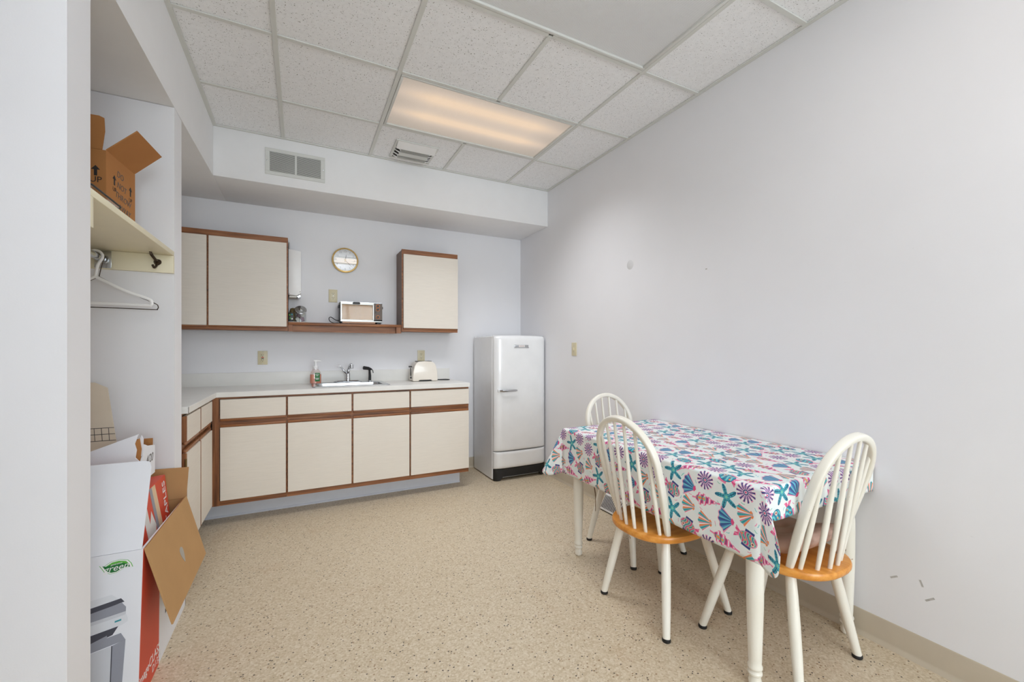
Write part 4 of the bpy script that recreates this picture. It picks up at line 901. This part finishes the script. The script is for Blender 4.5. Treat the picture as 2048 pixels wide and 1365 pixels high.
# big printer box on the closet floor
BX, BY0, BY1, BZ = -.497, 1.905, 2.515, .528
pb = thing('printer_box', (BX, BY0, 0), 'large open white box with red stripe and a printed copier on the closet floor', 'cardboard box')
BL = -1.08; t = .007
fnt = MB().prism([(BY0-.055, 0), (BY0-.055+t, 0), (BY0+t, BZ), (BY0, BZ)], yz, BL, BX).build('front_panel', WBOARD, pb)
sd = MB().prism([(BY0-.055+t, 0), (BY1, 0), (BY1, BZ-.012), (BY0+t, BZ)], yz, BX-t, BX).build('side_panel', WBOARD, pb)
MB().box(BL, BX, BY1-t, BY1, 0, BZ-.012).build('back_panel', KRAFT, pb); MB().prism([(BY0-.055+t, 0), (BY1-t, 0), (BY1-t, BZ-.012), (BY0+t, BZ)], yz, BL, BL+t).build('side_panel', KRAFT, pb)
box('bottom_panel', KRAFT, pb, BL+t, BX-t, BY0-.04, BY1-t, .001, t)
MB().prism([(BY0-.052, .001), (BY0+.18, .001), (BY0+.20, BZ-.004), (BY0+.004, BZ-.0)], yz, BX, BX+.0006).build('red_stripe', RED, sd)
ff = MB().prism([(BL+.01, 0), (BX-.004, 0), (BX-.003, .285), (BX-.010, .302), (BX-.025, .308), (BL+.01, .308)], lambda a, b, d: Vector((a, BY0+.006+b*.36+d, BZ+.001+b*.93)), -.003, .003).build('front_flap', WBOARD, pb)
MB().prism([(BX-.0, .003), (BX+.078, -.290), (BX+.083, -.289), (BX+.006, .006)], lambda a, b, d: Vector((a, d, BZ-.004+b)), BY0+.008, BY1-.012).build('side_flap', KRAFT, pb)
m = MB(); 
bk = MB().prism([(BL, 0), (BX+.004, 0), (BX+.012, .145), (BL, .165)], xz, BY1-.006, BY1, 0).bm
mm_ = MB(); mm_.bm = bk
for v in bk.verts: v.co.z += BZ-.011; v.co.y += (v.co.z-BZ)*.06
mm_.build('back_flap', KRAFT, pb)
# hand hole in the hanging flap (dark oval, seen as a slot)
hh = [(BY0+.31+.020*math.cos(a)+.006*math.sin(2*a), -.165+.032*math.sin(a)) for a in np.linspace(0, 2*PI, 16, endpoint=False)]
MB().prism(hh, lambda a, b, d: Vector((BX+.0045-b*.268+d, a, BZ+b)), .0012, .0018).build('hand_hole', plain('flap_hole_grey', rgb(172, 166, 156), .7), pb)
hh = [(BY0+.21+.05*math.cos(a), .345+.02*math.sin(a)) for a in np.linspace(0, 2*PI, 16, endpoint=False)]
MB().prism(hh, yz, BX+.0006, BX+.0014).build('hand_hole', INK, sd)
fy = lambda z: BY0-.055+.055*z/BZ       # leaning front
def ffn(a, b, d): return Vector((a, fy(b)-d, b))
# leaf mark
lc, lz = -.566, .486
def leaf(k, dz=0):
    k *= .72
    up_ = [(-.060, .013), (-.045, .008), (-.02, .024), (.01, .028), (.04, .02), (.052, .004), (.058, -.014)]; lo_ = [(.046, -.010), (.025, -.014), (.0, -.028), (-.022, -.029), (-.042, -.018), (-.052, .0)]
    return [(lc+a*k, lz+b*k+dz) for a, b in up_+lo_]
lf = MB().prism(leaf(1.05), ffn, .0001, .0005).build('leaf_mark', LGREEN, fnt)
MB().prism(leaf(1.0), ffn, .0005, .0008).build('leaf_border', WINK, lf); MB().prism(leaf(.86), ffn, .0008, .0011).build('leaf_fill', GREEN, lf)
MB().prism([(lc+a*.62, lz+b*.62) for a, b in ((-.045, .008), (-.02, .024), (.01, .028), (.04, .02), (.052, .004), (.03, .012), (.005, .017), (-.02, .013))], ffn, .0011, .0013).build('leaf_highlight', LGREEN, lf)
text('green', .029, WINK, 'leaf_word', lf, (1, 0, .10), (0, .1, 1), (lc-.001, fy(lz)-.0017, lz-.004), shear=.25)
text('generation', .007, WINK, 'leaf_small_word', lf, (1, 0, .10), (0, .1, 1), (lc, fy(lz)-.0017, lz+.009), shear=.25)
# printed copier picture
cpx = MB(); zf = lambda P: [(a, b) for a, b in P]
shapes = [(0, [(-.78, .165), (-.582, .190), (-.560, .172), (-.78, .132)], G4), (0, [(-.78, .135), (-.555, .173), (-.545, .160), (-.78, .112)], G3), (0, [(-.78, .116), (-.552, .158), (-.540, .142), (-.540, .128), (-.78, .094)], G2),
          (0, [(-.78, .094), (-.540, .128), (-.540, .118), (-.78, .08)], G1), (0, [(-.78, .083), (-.538, .117), (-.534, .106), (-.534, .094), (-.550, .086), (-.78, .048)], G4), (0, [(-.78, .048), (-.56, .084), (-.575, .060), (-.78, .0)], G3),
          (0, [(-.78, .0), (-.70, .02), (-.60, .052), (-.552, .06), (-.538, .035), (-.78, -.01)], G2), (0, [(-.64, .045), (-.59, .062), (-.59, .04), (-.64, .025)], G2), (0, [(-.78, -.012), (-.575, .025), (-.575, -.20), (-.78, -.245)], G1), (0, [(-.575, .025), (-.538, .036), (-.546, -.17), (-.56, -.19), (-.575, -.20)], G2),
          (0, [(-.78, -.13), (-.58, -.098), (-.58, -.101), (-.78, -.133)], G3), (0, [(-.78, -.155), (-.58, -.122), (-.58, -.125), (-.78, -.158)], G3), (0, [(-.577, .025), (-.574, .025), (-.574, -.2), (-.577, -.2)], G3), (0, [(-.570, .103), (-.552, .106), (-.552, .101), (-.570, .098)], TEALP)]
mats = [G1, G2, G3, G4, TEALP]
for k, (_, P, mt) in enumerate(shapes): cpx.prism([(a*.93-.035, b*1.0+.205) for a, b in P], ffn, .0001, .0003+.00012*k, mi=mats.index(mt))
cpx.build('printed_copier', mats, fnt)
# white lettering on the red stripe
text('imageCLASS', .047, WINK, 'printed_word', sd, (0, 1, -.06), (0, .06, 1), (BX+.001, BY0+.075, .075)); text('D1350', .036, WINK, 'printed_word', sd, (0, 1, -.06), (0, .06, 1), (BX+.001, BY0+.155, .03), space=1.2)
for k in range(6): MB().box(BX, BX+.0005, BY0+.27+k*.032, BY0+.290+k*.032, .15, .168).build('printed_mark', INKG, sd)
# red paper carton leaning inside
rb = thing('red_paper_carton', (-.60, 2.25, .35), 'red and cream striped paper carton standing inside the open printer box', 'cardboard box', rz=0)
RM = Matrix.Translation((-.522, 2.22, .30)) @ Matrix.Rotation(-.10, 4, 'Y')
MB().box(-.22, 0, -.21, .22, 0, .36, bev=.003, M=RM).build('carton_body', RED, rb)
def onside(a, b, d): return RM @ Vector((d, a, b))
for a0, a1, mt in ((-.115, -.065, PAPER), (.0, .03, G2), (.03, .075, plain('cream_stripe', rgb(224, 196, 160), .6))):
    MB().prism([(a0+.06, 0.03), (a1+.06, 0.03), (a1-.01, .357), (a0-.01, .357)], onside, 0, .0008).build('printed_stripe', mt, rb)
MB().prism([(-.12, .10), (-.02, .27), (.02, .20), (-.04, .05)], onside, .0008, .0014).build('torn_patch', PAPER, rb)
X_ = RM.to_3x3() @ Vector((0, 0, 1)); Y_ = RM.to_3x3() @ Vector((0, -1, 0))
text('STAPLES', .058, WINK, 'printed_word', rb, X_, Y_, RM @ Vector((.0012, .175, .235)))
# white torn file box and lined paper sheet behind
wb = thing('torn_white_box', (-.75, 2.26, .695), 'torn white cardboard box stacked behind the raised flap of the printer box', 'cardboard box')
wz = .62
MB().prism([(-1.05, .695), (-.578, .695), (-.576, .78), (-.590, .80), (-.586, .83), (-.592, .855), (-.580, .893), (-.725, .838), (-1.05, .72)], xz, 2.17, 2.176).build('front_panel', WBOARD, wb)
MB().prism([(2.176, .695), (2.345, .695), (2.345, .815), (2.25, .83), (2.205, .845), (2.195, .80), (2.176, .78)], yz, -.577, -.571).build('side_panel', WBOARD, wb)
MB().box(-1.05, -.578, 2.339, 2.345, .70, .79).box(-.66, -.578, 2.339, 2.345, .79, .845).build('back_panel', KRAFTD, wb); MB().box(-1.05, -.578, 2.176, 2.339, .695, .701).build('bottom_panel', KRAFT, wb)
MB().prism([(-.600, .79), (-.578, .785), (-.574, .83), (-.580, .875), (-.602, .85)], xz, 2.182, 2.186).build('torn_edge', KRAFTD, wb)
MB().prism([(-.585, .80), (-.572, .80), (-.570, .87), (-.576, .885), (-.583, .86)], xz, 2.19, 2.194).build('torn_strip', WBOARD, wb)
text('4/20', .05, INKG, 'handwriting', wb, (0, 1, 0), FZ, (-.5705, 2.27, .77), shear=.3)
st_ = thing('lined_board', (-.8, 2.49, .80), 'cream paper sheet with ruled lines leaning on the closet wall', 'paper')
sl = lambda a, b, d: Vector((a, 2.455+.05*(b-.78)/.3-d, b))
MB().prism([(-1.1, .63), (-.70, .63), (-.775, 1.06), (-.82, 1.085), (-1.1, 1.10)], sl, 0, .003).build('sheet', plain('cream_card', rgb(222, 208, 188), .7, var=.04), st_)
m = MB()
for z in (.83, .858, .885): m.prism([(-1.1, z), (-.735-(z-.83)*.17, z-.002), (-.735-(z-.83)*.17, z+.0005), (-1.1, z+.003)], sl, .003, .0036)
for k in range(14): x = -1.07+k*.024; m.prism([(x, .83), (x+.002, .83), (x-.004, .885), (x-.006, .885)], sl, .003, .0036)
tag(m.build('ruled_lines', INKG, st_), kind='stuff')
